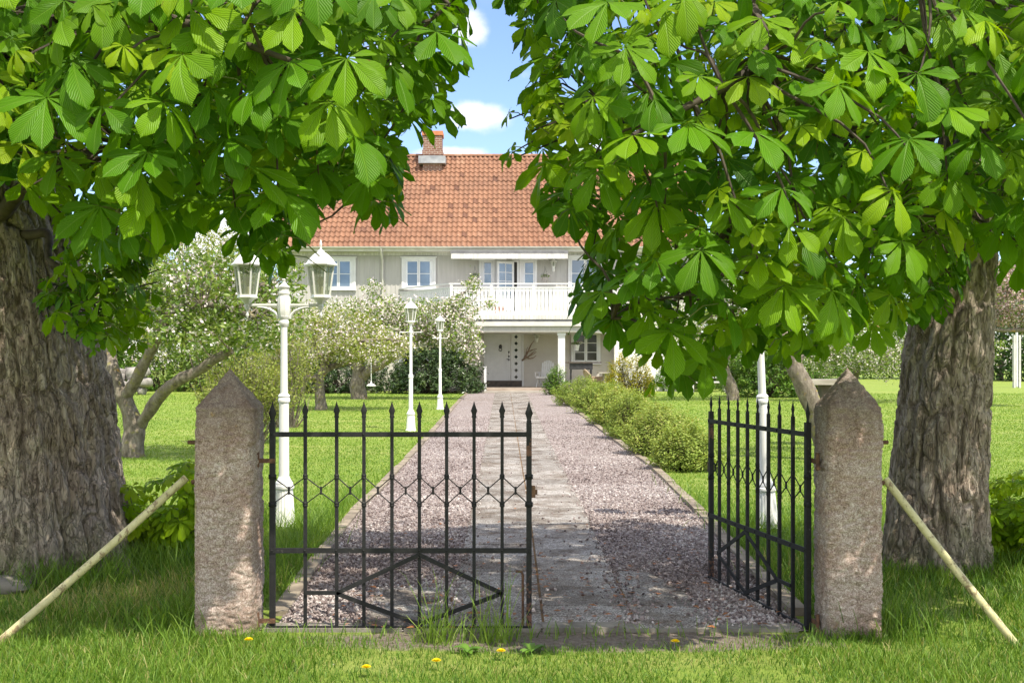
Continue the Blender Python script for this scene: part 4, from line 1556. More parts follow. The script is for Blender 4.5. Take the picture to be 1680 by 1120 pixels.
for yy in np.arange(YW + .1, YB, .2):
    mb.b2((HX0 - .022, yy, ZS - .05), (HX0 - .001, yy + .06, ZE - .13))
    mb.b2((HX1 + .001, yy, ZS - .05), (HX1 + .022, yy + .06, ZE - .13))
mb.build('boarded_wall', M['boards'], house)
mb = MB()
for xx in (HX0, HX1):
    mb.b2((xx - .06, YW - .045, ZS - .08), (xx + .08, YW - .023, ZE - .13))
mb.b2((HX0, YW - .055, ZE - .30), (HX1, YW - .024, ZE - .13))
mb.build('corner_board', M['white_wood'], house)
# low white wing on the lawn side
mb = MB()
mb.b2((wx(1008, 45.3), 45.3, -.3), (wx(1128, 45.3), YW + .02, 3.40))
mb.build('wing_wall', M['white_wall'], house)

# roof of pantiles, every tile modelled
mt_ = MB()
RX0, RX1 = HX0 - .55, HX1 + .55
tw = .218
ncol = int((RX1 - RX0) / tw)
prof_x = np.linspace(0, 1, 8)
prof_z = .040 * np.cos(2 * np.pi * (prof_x - .28)) * np.where(prof_x < .78, 1, .75)


def roof_slope(y_e, z_e, y_r, z_r, nrow=20):
    d = np.array([0, y_r - y_e, z_r - z_e])
    L = np.linalg.norm(d)
    d /= L
    nrm = np.array([0, -d[2], d[1]]) if d[1] > 0 else np.array([0, d[2], -d[1]])
    rl = L / nrow
    rng = np.random.default_rng(3)
    for r in range(nrow):
        for c in range(ncol):
            x = RX0 + c * tw + prof_x * tw * 1.02
            o = rng.normal(0, .004)
            e0 = np.outer(prof_z + .046 + o, nrm) + d * (r * rl - .03)
            e1 = np.outer(prof_z + .004 + o, nrm) + d * ((r + 1) * rl)
            e2 = np.outer(prof_z + .010 + o, nrm) + d * (r * rl - .028)
            b = np.array([0, y_e, z_e])
            v = np.concatenate([b + e2, b + e0, b + e1])
            v[:, 0] += np.tile(x, 3)
            n = len(x)
            f = [(i, i + 1, n + i + 1, n + i) for i in range(n - 1)] + [(n + i, n + i + 1, 2 * n + i + 1, 2 * n + i) for i in range(n - 1)]
            t = np.clip(.54 + .08 * rng.normal() + .10 * math.sin(c * .19 + 1.2) + .10 * (c / ncol - .5), 0, 1)
            if rng.random() < .04:
                t = rng.uniform(0, .25)
            mt_.add(v, f, t)


roof_slope(45.38, ZE, YR, ZR)
roof_slope(2 * YR - 45.38, ZE, YR, ZR)
mt_.b2((RX0 + .05, 45.6, ZE - .06), (RX1 - .05, 2 * YR - 45.6, ZE - .04))
roof = mt_.build('roof', M['tile'], house, smooth=50)
mb = MB()
for k_ in range(int((RX1 - RX0) / .36)):
    a = np.linspace(0, math.pi, 9)
    x0 = RX0 + k_ * .36
    r0, r1 = .125, .112
    v = np.concatenate([np.c_[np.full(9, x0), YR + r0 * np.cos(a), ZR - .02 + r0 * np.sin(a)], np.c_[np.full(9, x0 + .40), YR + r1 * np.cos(a), ZR - .02 + r1 * np.sin(a)]])
    mb.add(v, [(i, i + 1, 9 + i + 1, 9 + i) for i in range(8)], random.uniform(.35, .9))
mb.build('ridge_tile', M['tile'], roof, smooth=60)['kind'] = 'stuff'
cx0, cx1 = wx(694, 49.6), wx(725, 49.6)
mb = MB()
mb.b2((cx0, 49.6, ZR - 1.2), (cx1, 50.4, wz(222, 49.6)))
mb.b2((cx0 - .04, 49.56, wz(246, 49.6)), (cx1 + .04, 50.44, wz(254, 49.6)))
ch = mb.build('chimney', M['brick'], roof)
MB().b2((cx0 - .05, 49.55, wz(222, 49.6)), (cx1 + .05, 50.45, wz(215, 49.6))).build('chimney_cap', M['terracotta'], ch)
mb = MB()
mb.b2((cx0 - .20, 49.42, wz(268, 49.5)), (cx1 + .17, 50.6, wz(256, 49.5)))
mb.build('chimney_flashing', M['zinc'], ch)
# gutter and downpipe
mb = MB()
a = np.linspace(math.pi, 2 * math.pi, 9)
gy, gzv_ = 45.30, ZE - .005
v = np.concatenate([np.c_[np.full(9, xx), gy + .075 * np.cos(a), gzv_ + .075 * np.sin(a)] for xx in (RX0, RX1)])
mb.add(v, [(i, i + 1, 9 + i + 1, 9 + i) for i in range(8)])
mb.add(v + (0, 0, .006) , [(i, 9 + i, 9 + i + 1, i + 1) for i in range(8)])
mb.b2((RX0, 45.385, ZE - .17), (RX1, 45.42, ZE + .0))
mb.b2((RX0, 45.42, ZE - .175), (RX1, YW - .03, ZE - .155))
mb.build('gutter', M['gutter'], house, smooth=40)
mb = MB()
xd = wx(628)
mb.tube([(xd, gy, ZE - .08), (xd, gy + .02, ZE - .2), (xd, YW - .09, ZE - .5), (xd, YW - .09, .2)], .045, 12)
for zz in (5.2, 3.6, 1.8):
    mb.lathe((xd, YW - .09, zz), [(.054, 0), (.054, .05)], 12)
mb.build('downpipe', M['gutter'], house, smooth=50)


def window(px0, px1, py0, py1, ncas=2, rows=2, vb=False, Y=YW, curtain=True, name='window', crown=True, sill=True, gl='glass'):
    x0, x1, z0, z1 = wx(px0, Y), wx(px1, Y), wz(py1, Y), wz(py0, Y)
    cs = .105
    f = MB()
    f.b2((x0 + .02, Y - .0345, z0 + .02), (x1 - .02, Y - .0005, z1 - .02))
    Y = Y - .031
    yo = Y - .045
    f.b2((x0, yo, z0), (x0 + cs, Y - .023 + .02, z1))
    f.b2((x1 - cs, yo, z0), (x1, Y - .003, z1))
    f.b2((x0 + cs, yo + .002, z1 - cs), (x1 - cs, Y - .003, z1 - .0))
    f.b2((x0 + cs, yo + .002, z0), (x1 - cs, Y - .003, z0 + cs * .7))
    if crown:
        f.b2((x0 - .05, Y - .10, z1 + .001), (x1 + .05, Y - .002, z1 + .045))
    if sill:
        f.b2((x0 - .03, Y - .09, z0 - .04), (x1 + .03, Y - .002, z0 - .001))
    iw = (x1 - x0 - 2 * cs) / ncas
    sw = .055
    for c in range(ncas):
        a, b = x0 + cs + c * iw + .006, x0 + cs + (c + 1) * iw - .006
        lo, hi = z0 + cs * .7 + .004, z1 - cs - .004
        ys = Y - .032
        f.b2((a, ys, lo), (a + sw, Y - .004, hi))
        f.b2((b - sw, ys, lo), (b, Y - .004, hi))
        f.b2((a + sw, ys + .002, lo), (b - sw, Y - .004, lo + sw))
        f.b2((a + sw, ys + .002, hi - sw), (b - sw, Y - .004, hi))
        for r in range(1, rows):
            zz = lo + (hi - lo) * r / rows
            f.b2((a + sw, ys + .004, zz - .014), (b - sw, Y - .005, zz + .014))
        if vb:
            xm = (a + b) / 2
            f.b2((xm - .013, ys + .006, lo + sw), (xm + .013, Y - .006, hi - sw))
    w = f.build(name, M['white'], house)
    MB().b2((x0 + cs * .9, Y - .0135, z0 + .05), (x1 - cs * .9, Y - .0105, z1 - .06)).build('pane', M[gl], w)
    if curtain:
        mb = MB()
        for c in range(ncas):
            a, b = x0 + cs + c * iw + .065, x0 + cs + (c + 1) * iw - .065
            e = a if c == 0 else b
            s = 1 if c == 0 else -1
            xs_ = e + s * np.linspace(0, (b - a) * .17, 9)
            yz = Y - .0165 + .0022 * np.cos(np.arange(9) * 1.6)
            v = np.concatenate([np.c_[xs_, yz, np.full(9, z0 + .12)], np.c_[xs_, yz, np.full(9, z1 - .12)]])
            mb.add(v, [(i, i + 1, 10 + i, 9 + i) for i in range(8)])
        mb.build('curtain', M['cloth'], w)
    return w


window(527, 584, 423, 475)
window(659, 715, 423, 474)
window(932, 988, 421, 475, curtain=False)
window(1040, 1096, 421, 475, curtain=False)
window(786, 812, 425, 472, 1, 2, crown=False, sill=False)
window(852, 881, 425, 472, 1, 2, crown=False, sill=False)
window(937, 985, 543, 596, 2, 3, curtain=False, crown=False, gl='dark_glass')
window(655, 712, 545, 592, 2, 2, curtain=False, crown=False, gl='dark_glass')
window(545, 600, 541, 590, 2, 2, curtain=False, gl='dark_glass')
# balcony doorway with an open glazed door
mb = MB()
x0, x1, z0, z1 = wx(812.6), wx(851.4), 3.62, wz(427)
mb.b2((x0 + .06, YW - .036, z0), (x1 - .06, YW - .002, z1 - .06))  # flat dark sheet on the wall, standing in for the room's shade
dr = mb.build('balcony_doorway', M['room_shade'], house)
mb = MB()
mb.b2((x0, YW - .07, z0), (x0 + .08, YW - .003, z1))
mb.b2((x1 - .08, YW - .07, z0), (x1, YW - .003, z1))
mb.b2((x0 + .08, YW - .068, z1 - .08), (x1 - .08, YW - .003, z1))
mb.build('door_frame', M['white'], dr)


def glazed_leaf(hinge, w, h, ang):
    mb = MB()
    ca, sa = math.cos(ang), math.sin(ang)

    def bx(a, b, lo, hi, t=.04):
        v = np.array([[i, j, k_] for i in (a, b) for j in (-t / 2, t / 2) for k_ in (lo, hi)], float)
        v = np.c_[v[:, 0] * ca - v[:, 1] * sa, v[:, 0] * sa + v[:, 1] * ca, v[:, 2]] + np.array(hinge)
        mb.add(v, [(0, 1, 3, 2), (4, 6, 7, 5), (0, 4, 5, 1), (2, 3, 7, 6), (0, 2, 6, 4), (1, 5, 7, 3)])
    bx(0, .09, 0, h)
    bx(w - .09, w, 0, h)
    bx(.09, w - .09, 0, .5, .038)
    bx(.09, w - .09, h - .09, h, .038)
    for r in range(1, 4):
        zz = .5 + (h - .59) * r / 4
        bx(.09, w - .09, zz - .013, zz + .013, .03)
    bx(w / 2 - .013, w / 2 + .013, .5, h - .09, .028)
    o = mb.build('balcony_door', M['white'], house)
    mb = MB()
    bx(.08, w - .08, .48, h - .08, .008)
    mb.build('pane', M['glass'], o)


glazed_leaf((wx(843), YW - .10, 3.63), .78, wz(430) - 3.63, math.radians(180 + 24))

# awning, rolled in under the eaves
mb = MB()
xa, xb = wx(739, 45.1), wx(932, 45.1)
mb.b2((xa, 45.05, wz(416.5, 45.1)), (xb, 45.5, wz(411.5, 45.1)))
aw = mb.build('awning', M['slate_grey'], house)
MB().prism([(45.02, wz(424.5, 45.1)), (45.06, wz(424.8, 45.1)), (45.40, wz(418, 45.1)), (45.40, wz(416.6, 45.1)), (45.02, wz(416.6, 45.1))], 0, xa + .03, xb - .02).build('valance', M['white_wood'], aw)
mb = MB()
mb.b2((wx(774, 45.2), 45.12, wz(425.6, 45.1)), (wx(831, 45.2), 45.2, wz(423.6, 45.1)))
mb.b2((wx(840, 45.2), 45.12, wz(425.4, 45.1)), (wx(899, 45.2), 45.2, wz(423.4, 45.1)))
mb.build('awning_arm', M['white'], aw)

# balcony with splayed ends over the porch
FX0, FX1, YF = -2.05, 3.12, 43.0
WX0, WX1 = -4.34, 5.40
ZF = wz(523, YF)                 # balcony floor edge
out_ = [(WX0, YW), (FX0, YF), (FX1, YF), (WX1, YW)]


def off(poly, d):
    cx_, cy_ = .53, YW
    res = []
    for x, y in poly:
        res.append((cx_ + (x - cx_) * (1 + d / 3.2), YW + (y - YW) * (1 + d / 3.0) if y < YW else YW - .0))
    return res


bal = MB().prism(off(out_, .10), 2, ZF - .02, ZF + .16).build('balcony', M['white_wood'], house)
MB().prism(off(out_, .06), 2, ZF - .12, ZF - .021).build('balcony_edge', M['slate_grey'], bal)
MB().prism(off(out_, .12), 2, ZF - .29, ZF - .121).build('balcony_gutter', M['gutter'], bal)
MB().prism(off(out_, .02), 2, ZF - .52, ZF - .291).build('balcony_beam', M['boards'], bal)
MB().prism(off(out_, .0), 2, ZF - .53, ZF - .521).build('porch_ceiling', M['white_wood'], bal)
zr0, zr1 = ZF + .19, wz(472.5, YF)     # bottom of balusters, lower top rail
ztop = wz(464.5, YF)


def baluster(mb, x, y, ang):
    w0, w1 = .066, .046
    h = zr1 - zr0
    pr = [(w0, 0), (w0, .10), (w1, .18), (w1 * 1.25, .30), (w0 * .95, .45), (w0, .5), (w0 * .95, .55), (w1 * 1.25, .70), (w1, .82), (w0, .90), (w0, 1)]
    pl = [(-a, zr0 + b * h) for a, b in pr] + [(a, zr0 + b * h) for a, b in pr[::-1]]
    ca, sa = math.cos(ang), math.sin(ang)
    n = len(pl)
    v = [(x + p * ca - t * sa, y + p * sa + t * ca, q) for t in (-.011, .011) for p, q in pl]
    m = len(pr)
    f = [(i, i + 1, n - 2 - i, n - 1 - i) for i in range(m - 1)] + [(n + i, n + n - 1 - i, n + n - 2 - i, n + i + 1) for i in range(m - 1)] + [(i, n + i, n + (i + 1) % n, (i + 1) % n) for i in range(n)]
    mb.add(v, f)


mb, mp_ = MB(), MB()
for (ax, ay), (bx_, by) in zip(out_[:-1], out_[1:]):
    L = math.hypot(bx_ - ax, by - ay)
    ang = math.atan2(by - ay, bx_ - ax)
    n = int(L / .150)
    for i in range(n):
        t = (i + .5) / n
        baluster(mb, ax + (bx_ - ax) * t, ay + (by - ay) * t, ang)
    for z0_, hh_, ww_ in ((zr0 - .02, .05, .05), (zr1 + .02, .045, .06), (ztop - .02, .045, .10)):
        mb.bar((ax, ay, z0_), (bx_, by, z0_), ww_, hh_)
rl = mb.build('balcony_railing', M['white'], bal)
for px in (740.5, 806, 875, 943):
    MB().b2((wx(px, YF) - .055, YF - .035, ZF + .161), (wx(px, YF) + .055, YF + .035, ztop - .043)).build('railing_post', M['white'], rl)

# porch: columns, deck and steps
for px in (921, 757):
    xx = wx(px, 43.25)
    mb = MB()
    mb.b2((xx - .14, 43.11, .38), (xx + .14, 43.39, ZF - .535))
    mb.b2((xx - .17, 43.08, ZF - .66), (xx + .17, 43.42, ZF - .531 - .006))
    mb.b2((xx - .165, 43.085, .379), (xx + .165, 43.415, .52))
    mb.build('porch_column', M['white'], house)
mb = MB()
y = 42.95
xa, xb = wx(776, 43), wx(1000, 43)
while y < YW - .02:
    mb.b2((xa, y, .30), (xb, min(y + .135, YW), .385 + random.uniform(-.002, .002)), random.random())
    y += .142
mb.b2((xa, 42.90, .24), (xb, 42.945, .383))
dk = mb.build('porch_deck', M['deck_wood'], house)
mb = MB()
mb.b2((xa - .25, 42.45, .0), (wx(905, 42.6), 42.895, .285))
mb.build('porch_step', M['grey_wood'], house)
mb = MB()
xx = wx(796, 42.7)
mb.b2((xx - .05, 42.60, .2855), (xx + .05, 42.70, 1.22))
mb.b2((xx - .065, 42.585, 1.2205), (xx + .065, 42.715, 1.26))
mb.bar((xx, 42.70, 1.15), (xx - .05, 44.2, 1.16), .05, .07)
mb.build('step_post', M['white'], house)

# front door with a side panel of diamond lights
x0, x1, z0, z1 = wx(797), wx(856.5), .39, wz(543.5)
mb = MB()
mb.b2((x0 - .07, YW - .055, z0), (x0, YW + .028, z1 + .07))
mb.b2((x1, YW - .055, z0), (x1 + .07, YW + .028, z1 + .07))
mb.b2((x0, YW - .053, z1), (x1, YW + .028, z1 + .07))
mb.build('door_frame', M['white'], house)
mb = MB()
zk = wz(624)
xs_ = wx(838)
n = 11
for i in range(n):
    a = x0 + .01 + (xs_ - x0 - .02) * i / n
    mb.b2((a + .009, YW - .045, zk), (a + (xs_ - x0 - .02) / n - .009, YW + .029, z1 - .01))
mb.b2((x0 + .01, YW - .015, zk), (xs_ - .01, YW + .0285, z1 - .01))
door = mb.build('front_door', M['white'], house)
mb = MB()
for i in range(2):
    a = xs_ + .005 + (x1 - xs_ - .015) * i / 2
    mb.b2((a + .002, YW - .028, zk), (a + (x1 - xs_ - .015) / 2 - .002, YW + .029, z1 - .01))
side = mb.build('door_side_panel', M['white'], house)
mb = MB()
xm = wx(846.7)
for py in (552.5, 563.3, 574.3, 585.3, 596.3, 607.3, 618.3):
    zc = wz(py)
    r = .085
    mb.prism([(xm - r * .95, zc), (xm, zc - r), (xm + r * .95, zc), (xm, zc + r)], 1, YW - .034, YW - .0275)
mb.build('diamond_pane', M['dark_glass'], side)
MB().b2((x0 + .01, YW - .050, z0 + .002), (x1 - .01, YW + .0275, zk - .002)).build('kick_plate', M['dark_wood'], door)
mb = MB()
zc = wz(570)
mb.lathe((wx(821), YW - .05, zc - .02), [(.02, -.03), (.06, -.01), (.075, .04), (.065, .10), (.03, .14), (.01, .15)], 12, .5, 0, .45)
a = np.linspace(0, 2 * math.pi, 20)
mb.tube(np.c_[wx(821) + .065 * np.cos(a), np.full(20, YW - .062), zc - .085 + .065 * np.sin(a)], .013, 6)
mb.build('door_knocker', M['dark_metal'], door, smooth=50)
mb = MB()
for py in (577.5, 584.5, 590):
    mb.rock((wx(835), YW - .04, wz(py)), (.07, .04, .08), py)
mb.bar((wx(835), YW - .06, wz(589)), (wx(831), YW - .06, wz(589)), .02, .025)
mb.build('door_handle', M['dark_metal'], door, smooth=50)


def wall_lantern(px, py0, py1, name='wall_lantern'):
    xx, zt, zb = wx(px), wz(py0), wz(py1)
    h = zt - zb
    mb = MB()
    c = np.array([xx, YW - .20, zb + h * .42])
    mb.lathe(c, [(.06, 0), (.10, h * .36)], 6)
    mb2 = MB()
    mb2.lathe(c, [(.02, -.04), (.07, -.01), (.07, .002)], 6)
    mb2.lathe(c + (0, 0, h * .36), [(.15, 0), (.13, .03), (.05, .09), (.012, .12), (.005, h * .22)], 6)
    for i in range(6):
        t = i * math.pi / 3
        mb2.bar(c + (.064 * math.cos(t), .064 * math.sin(t), 0), c + (.105 * math.cos(t), .105 * math.sin(t), h * .36), .016, .016)
    mb2.tube([c + (0, 0, -.03), c + (0, 0, -h * .30), c + (0, .08, -h * .36), c + (0, .19, -h * .25)], .022, 8)
    mb2.lathe((xx, YW - .018, zb + h * .05), [(.05, 0), (.06, .1), (.05, .2)], 10, .5, 0, .3)
    o = mb2.build(name, M['lamp_paint'], house)
    mb.build('glass', M['lamp_glass'], o)


wall_lantern(908, 425, 447)
wall_lantern(880.5, 548, 562)

# ------------------------------------------------------------------ things at the house
# antlers on the wall beside the door
mb = MB()
def A(px, py, d=.12):
    return W(px, py, YW - d)
for pts, r0, r1 in (([(856.5, 591, .03), (864, 586, .14), (872, 582, .24), (880, 577, .30)], .045, .016), ([(860, 588, .08), (866, 577, .18), (871, 566, .26), (876, 559, .3)], .045, .014),
                    ([(864, 586, .14), (868, 588, .3), (874, 587, .38), (880, 583, .4)], .035, .012), ([(866, 577, .18), (873, 574, .3), (881, 572, .36)], .03, .011), ([(868, 584, .2), (874, 578, .34), (879, 574.5, .4)], .028, .011), ([(863, 582, .12), (864, 574, .24), (866, 569, .3)], .025, .010)):
    mb.tube(smooth_path([A(*p) for p in pts], 12), np.linspace(r0, r1, 12), 8)
tag(mb.build('antler', M['antler'], smooth=60, origin=W(866, 580)), 'brown branching antler mounted on the wall beside the front door', 'antler')


def garden_chair(x, y, z, ang):
    """white wooden high-backed folding armchair"""
    root = thing('garden_chair', 'white slatted high backed garden armchair on the porch beside the front door', 'chair', (0, 0, 0))
    for s in (-1, 1):
        mb = MB()
        mb.bar((s * .27, -.30, 0), (s * .27, .16, .62), .03, .05)
        mb.build('leg', M['white'], root)
        mb = MB()
        mb.bar((s * .24, .34, 0), (s * .24, -.20, .44), .03, .05)
        mb.build('leg', M['white'], root)
        mb = MB()
        mb.b2((s * .30 - .035, -.34, .60), (s * .30 + .035, .24, .625))
        mb.bar((s * .30, -.30, .42), (s * .30, -.30, .60), .03, .04)
        mb.build('armrest', M['white'], root)
    mb = MB()
    for i in range(6):
        mb.b2((-.26, -.28 + i * .085, .415 - i * .012), (.26, -.215 + i * .085, .435 - i * .012))
    mb.b2((-.27, -.31, .375), (.27, -.285, .44))
    mb.build('seat', M['white'], root)
    mb = MB()
    for i in range(6):
        xx = (i - 2.5) * .088
        hh = 1.12 - .10 * (abs(i - 2.5) / 2.5) ** 2
        mb.bar((xx * .92, .17, .36), (xx * 1.05, .36, hh), .068, .018, (0, 1, 0))
    for hh, yy in ((.5, .235), (.92, .335)):
        mb.b2((-.26, yy - .0, hh - .025), (.26, yy + .02, hh + .025))
    mb.build('backrest', M['white'], root)
    root.location = (x, y, z)
    root.rotation_euler = (0, 0, ang)
    root.scale = (1, 1, 1)


garden_chair(wx(894, 44.6), 44.7, .388, math.radians(-24))


def hanging_pot(px, py, ytop, Y, label, flowers, r=.14, sty='pot_grey'):
    x, y, z = P(px, py, Y)
    root = thing('hanging_pot', label, 'flower pot', (x, y, z), 'pots hanging at the house front')
    MB().lathe((x, y, z), [(r * .7, -.14), (r * .95, .08), (r * 1.05, .10), (r * 1.05, .12), (r * .9, .12), (r * .85, .09)], 14).build('pot', M[sty], root, smooth=40)
    zt = wz(ytop, Y)
    mb = MB()
    for t in (0, 2.1, 4.2):
        mb.tube([(x + r * math.cos(t), y + r * math.sin(t), z + .11), (x, y, zt - .05)], .006, 5)
    mb.tube([(x, y, zt - .06), (x, y + .0, zt), (x, y + .12, zt + .02)], .008, 5)
    mb.build('hanger', M['dark_metal'], root)
    mb, mf = MB(), MB()
    leaf_quads(mb, np.array([x, y, z + .16]) + sphere_pts(180) * (.22, .18, .10), .06, up=.6)
    mb.build('foliage', M['bush_leaf'], root)
    if flowers:
        leaf_quads(mf, np.array([x + .05, y, z + .2]) + sphere_pts(70) * (.24, .18, .09), .05, up=.6, aspect=.9)
        mf.build('blossom', M['petal'], root)


hanging_pot(894, 459, 437, 45.6, 'grey pot with white flowers hanging beside the upper wall lantern', True)
hanging_pot(779, 458, 436, 45.6, 'grey pot without flowers hanging on the boards beside the balcony door', False)
hanging_pot(780, 571, 549, 45.3, 'dark pot hanging under the balcony next to the front door', False, .15, 'dark_wood')
hanging_pot(945, 570, 546, 45.3, 'pale pot with white flowers hanging in front of the ground floor window', True, .15, 'cloth')
# terracotta pots on the balcony floor, seen between the balusters
for px, lab in ((817, 'terracotta pot on the balcony floor, nearer the big apple tree'), (824.5, 'terracotta pot on the balcony floor, nearer the open glazed door')):
    x = wx(px, 44)
    tag(MB().lathe((x, 44.0, ZF + .16), [(.10, 0), (.14, .30), (.16, .31), (.16, .38), (.13, .38), (.12, .32)], 14).build('flower_pot', M['terracotta'], smooth=40, origin=(x, 44, ZF + .16)), lab, 'flower pot', 'terracotta pots on the balcony')

# dark fire table, wicker chair and grey table on the terrace
x0, x1 = wx(927, 43.6), wx(986, 43.6)
zt = wz(593.5, 43.6)
root = thing('fire_table', 'dark wide table with a deep box body on the terrace by the window', 'table', ((x0 + x1) / 2, 43.7, .2))
MB().b2((x0, 43.4, zt - .05), (x1, 44.0, zt)).build('tabletop', M['dark_wood'], root)
MB().b2((wx(935, 43.6), 43.46, wz(606, 43.6)), (wx(972, 43.6), 43.94, zt - .051)).build('box', M['dark_metal'], root)
for px in (937, 970):
    for yy in (43.5, 43.9):
        MB().bar((wx(px, 43.6), yy, wz(606, 43.6) - .002), (wx(px - 1.0, 43.6), yy, .2), .05, .05).build('leg', M['dark_metal'], root)
# wicker chair: curved shell of woven cane, seen from behind
xc, yc = wx(974, 43.0), 42.95
root = thing('wicker_chair', 'round backed brown wicker armchair between the dark table and the grey table', 'chair', (xc, yc, .2))
mb = MB()
ns, nh = 26, 7
ang = np.linspace(math.radians(20), math.radians(250), ns)
v = []
for i, t in enumerate(ang):
    hh = .62 + .30 * math.exp(-((t - math.radians(200)) / .75) ** 2)
    for j in range(nh):
        u = j / (nh - 1)
        r = .30 + .10 * u
        v.append((xc + r * math.cos(t), yc + r * math.sin(t), .2 + .36 + u * (hh - .36)))
v = np.array(v)
mb.add(v, [(i * nh + j, (i + 1) * nh + j, (i + 1) * nh + j + 1, i * nh + j + 1) for i in range(ns - 1) for j in range(nh - 1)])
mb.add(v * 1 + (0, 0, .002), [(i * nh + j, i * nh + j + 1, (i + 1) * nh + j + 1, (i + 1) * nh + j) for i in range(ns - 1) for j in range(nh - 1)])
mb.tube(v[nh - 1::nh], .03, 8)
mb.build('backrest', M['wicker'], root, smooth=50)
MB().lathe((xc, yc, .2), [(.30, .33), (.33, .36), (.33, .40), (.28, .42)], 20).build('seat', M['wicker'], root, smooth=50)
for t in (.8, 2.4, 4.0, 5.5):
    MB().tube([(xc + .26 * math.cos(t), yc + .26 * math.sin(t), .2 + .34), (xc + .30 * math.cos(t), yc + .30 * math.sin(t), .2)], .02, 6).build('leg', M['wicker'], root)
x0, x1 = wx(982, 42.6), wx(1030, 42.6)
root = thing('garden_table', 'weathered grey wooden table on the terrace beside the wicker chair', 'table', ((x0 + x1) / 2, 42.8, .2))
mb = MB()
for i in range(6):
    mb.b2((x0, 42.35 + i * .15, .98), (x1, 42.49 + i * .15, 1.02))
mb.build('tabletop', M['grey_wood'], root)
for px in (994, 1020):
    MB().b2((wx(px, 42.7) - .10, 42.5, .2), (wx(px, 42.7) + .10, 43.1, .978)).build('leg', M['grey_wood'], root)

# ================================================================== trees, hedges and shrubs of the garden


def tree(name, label, base, limbs, blobs, leaf, lsize, nper, spread, blossom=None, nb=0, bsize=.05, cat='tree', group=None, bark='apple_bark', seed=1, up=.35, aspect=.55, shell=.5, twigs=60):
    """limbs: list of (list of points, r0, r1) in world space; blobs: ellipsoids of foliage"""
    rng = np.random.default_rng(seed)
    root = thing(name, label, cat, tuple(base), group)
    mb = MB()
    lp = []
    for i, (pts, r0, r1) in enumerate(limbs):
        t_ = MB() if i == 0 else mb
        q = gnarled(t_, pts, r0, r1, 12 if r0 > .08 else 8, None, .16, seed + i)
        lp.append(q)
        if i == 0:
            t_.build('trunk', M[bark], root, smooth=60)
    lp = np.concatenate(lp)
    cc = clumps(blobs, 1, 0, .3, rng)
    for k_ in range(min(twigs, len(cc))):
        h = cc[rng.integers(len(cc))]
        dd = np.linalg.norm(lp - h, axis=1)
        j = int(np.argmin(dd))
        q = smooth_path(wander(lp[j], h, 5, .06 * dd[j], rng, .05 * dd[j]), 10)
        mb.tube(q, np.linspace(.006 + .012 * dd[j], .005, 10), 5)
    if mb.V:
        mb.build('branch', M[bark], root, smooth=60)
    m = MB()
    pp = clumps(blobs, nper, spread, shell, rng)
    leaf_quads(m, pp, lsize, up=up, aspect=aspect, rng=rng)
    m.build('crown', M[leaf], root)
    if blossom:
        m = MB()
        sel = pp[rng.choice(len(pp), min(nb, len(pp)))]
        sel = np.repeat(sel, 3, 0) + rng.normal(0, bsize * .8, (len(sel) * 3, 3))
        leaf_quads(m, sel, bsize, up=.3, aspect=.95, rng=rng)
        m.build('blossom', M[blossom], root)
    return root


def pl(pts, Y):
    """polyline from photo positions with a depth offset"""
    return [P(p[0], p[1], Y + (p[2] if len(p) > 2 else 0)) for p in pts]


def blob(px, py, Y, rx, ry, rz, w):
    return (P(px, py, Y), (rx, ry, rz), w)


Y = 15.5
tree('apple_tree', 'apple tree with a forked mossy trunk beside the thick chestnut trunk', (wx(218, Y), Y, gz(Y)),
     [(pl([(220, 770), (218, 730), (222, 700), (205, 660), (188, 610), (180, 570, .3), (178, 520, .6)], Y), .17, .07),
      (pl([(228, 700), (258, 655, -.3), (290, 625, -.6), (330, 605, -.7), (352, 590, -.8), (380, 575, -.9)], Y), .095, .05),
      (pl([(205, 650), (230, 610, -.2), (255, 560, -.4), (270, 530, -.5), (300, 500, -.6), (350, 500, -.8), (420, 520, -.9)], Y), .10, .03),
      (pl([(180, 570, .3), (150, 500, .8), (170, 430, 1.2)], Y), .06, .03),
      (pl([(255, 560, -.4), (290, 470, .3), (330, 430, .8)], Y), .05, .02)],
     [blob(250, 500, Y, .9, 1.0, .45, 200), blob(340, 470, Y - .4, .95, 1.0, .55, 290), blob(420, 520, Y - .6, .75, .8, .45, 180), blob(330, 545, Y - .8, .8, .7, .32, 130), blob(200, 450, Y + .8, .9, .9, .7, 150), blob(430, 450, Y, .6, .7, .45, 120)],
     'apple_leaf', .090, 9, .065, 'petal', 900, .050, seed=41, twigs=150, aspect=.45)
Y = 28.8
tree('apple_tree', 'small blossoming apple tree with a thin crooked trunk, next to the thick trunked apple tree', (wx(527, Y), Y, gz(Y)),
     [(pl([(527, 676), (526, 655), (524, 625), (530, 605), (536, 590, .3)], Y), .17, .09),
      (pl([(523, 622), (505, 618, -.3), (485, 628, -.6), (465, 650, -.9), (440, 665, -1.0)], Y), .11, .04),
      (pl([(530, 610), (548, 600, .3), (575, 594, .5), (605, 580, .9)], Y), .10, .04),
      (pl([(535, 592), (555, 572, -.4), (590, 560, -.6), (640, 556, -.7)], Y), .08, .03),
      (pl([(533, 600), (520, 570, .2), (500, 540, .4), (490, 520, .4)], Y), .07, .03)],
     [blob(520, 565, Y, 1.5, 1.2, .5, 330), blob(600, 572, Y - .3, 1.2, 1.1, .40, 260), blob(640, 565, Y, .7, .8, .35, 100), blob(485, 530, Y + .4, 1.0, 1.0, .6, 190), blob(560, 540, Y + .3, 1.2, 1.0, .5, 230), blob(455, 600, Y - .6, .6, .7, .5, 90)],
     'yellow_leaf', .090, 9, .09, 'petal', 1900, .062, seed=42, twigs=130)
Y = 36.0
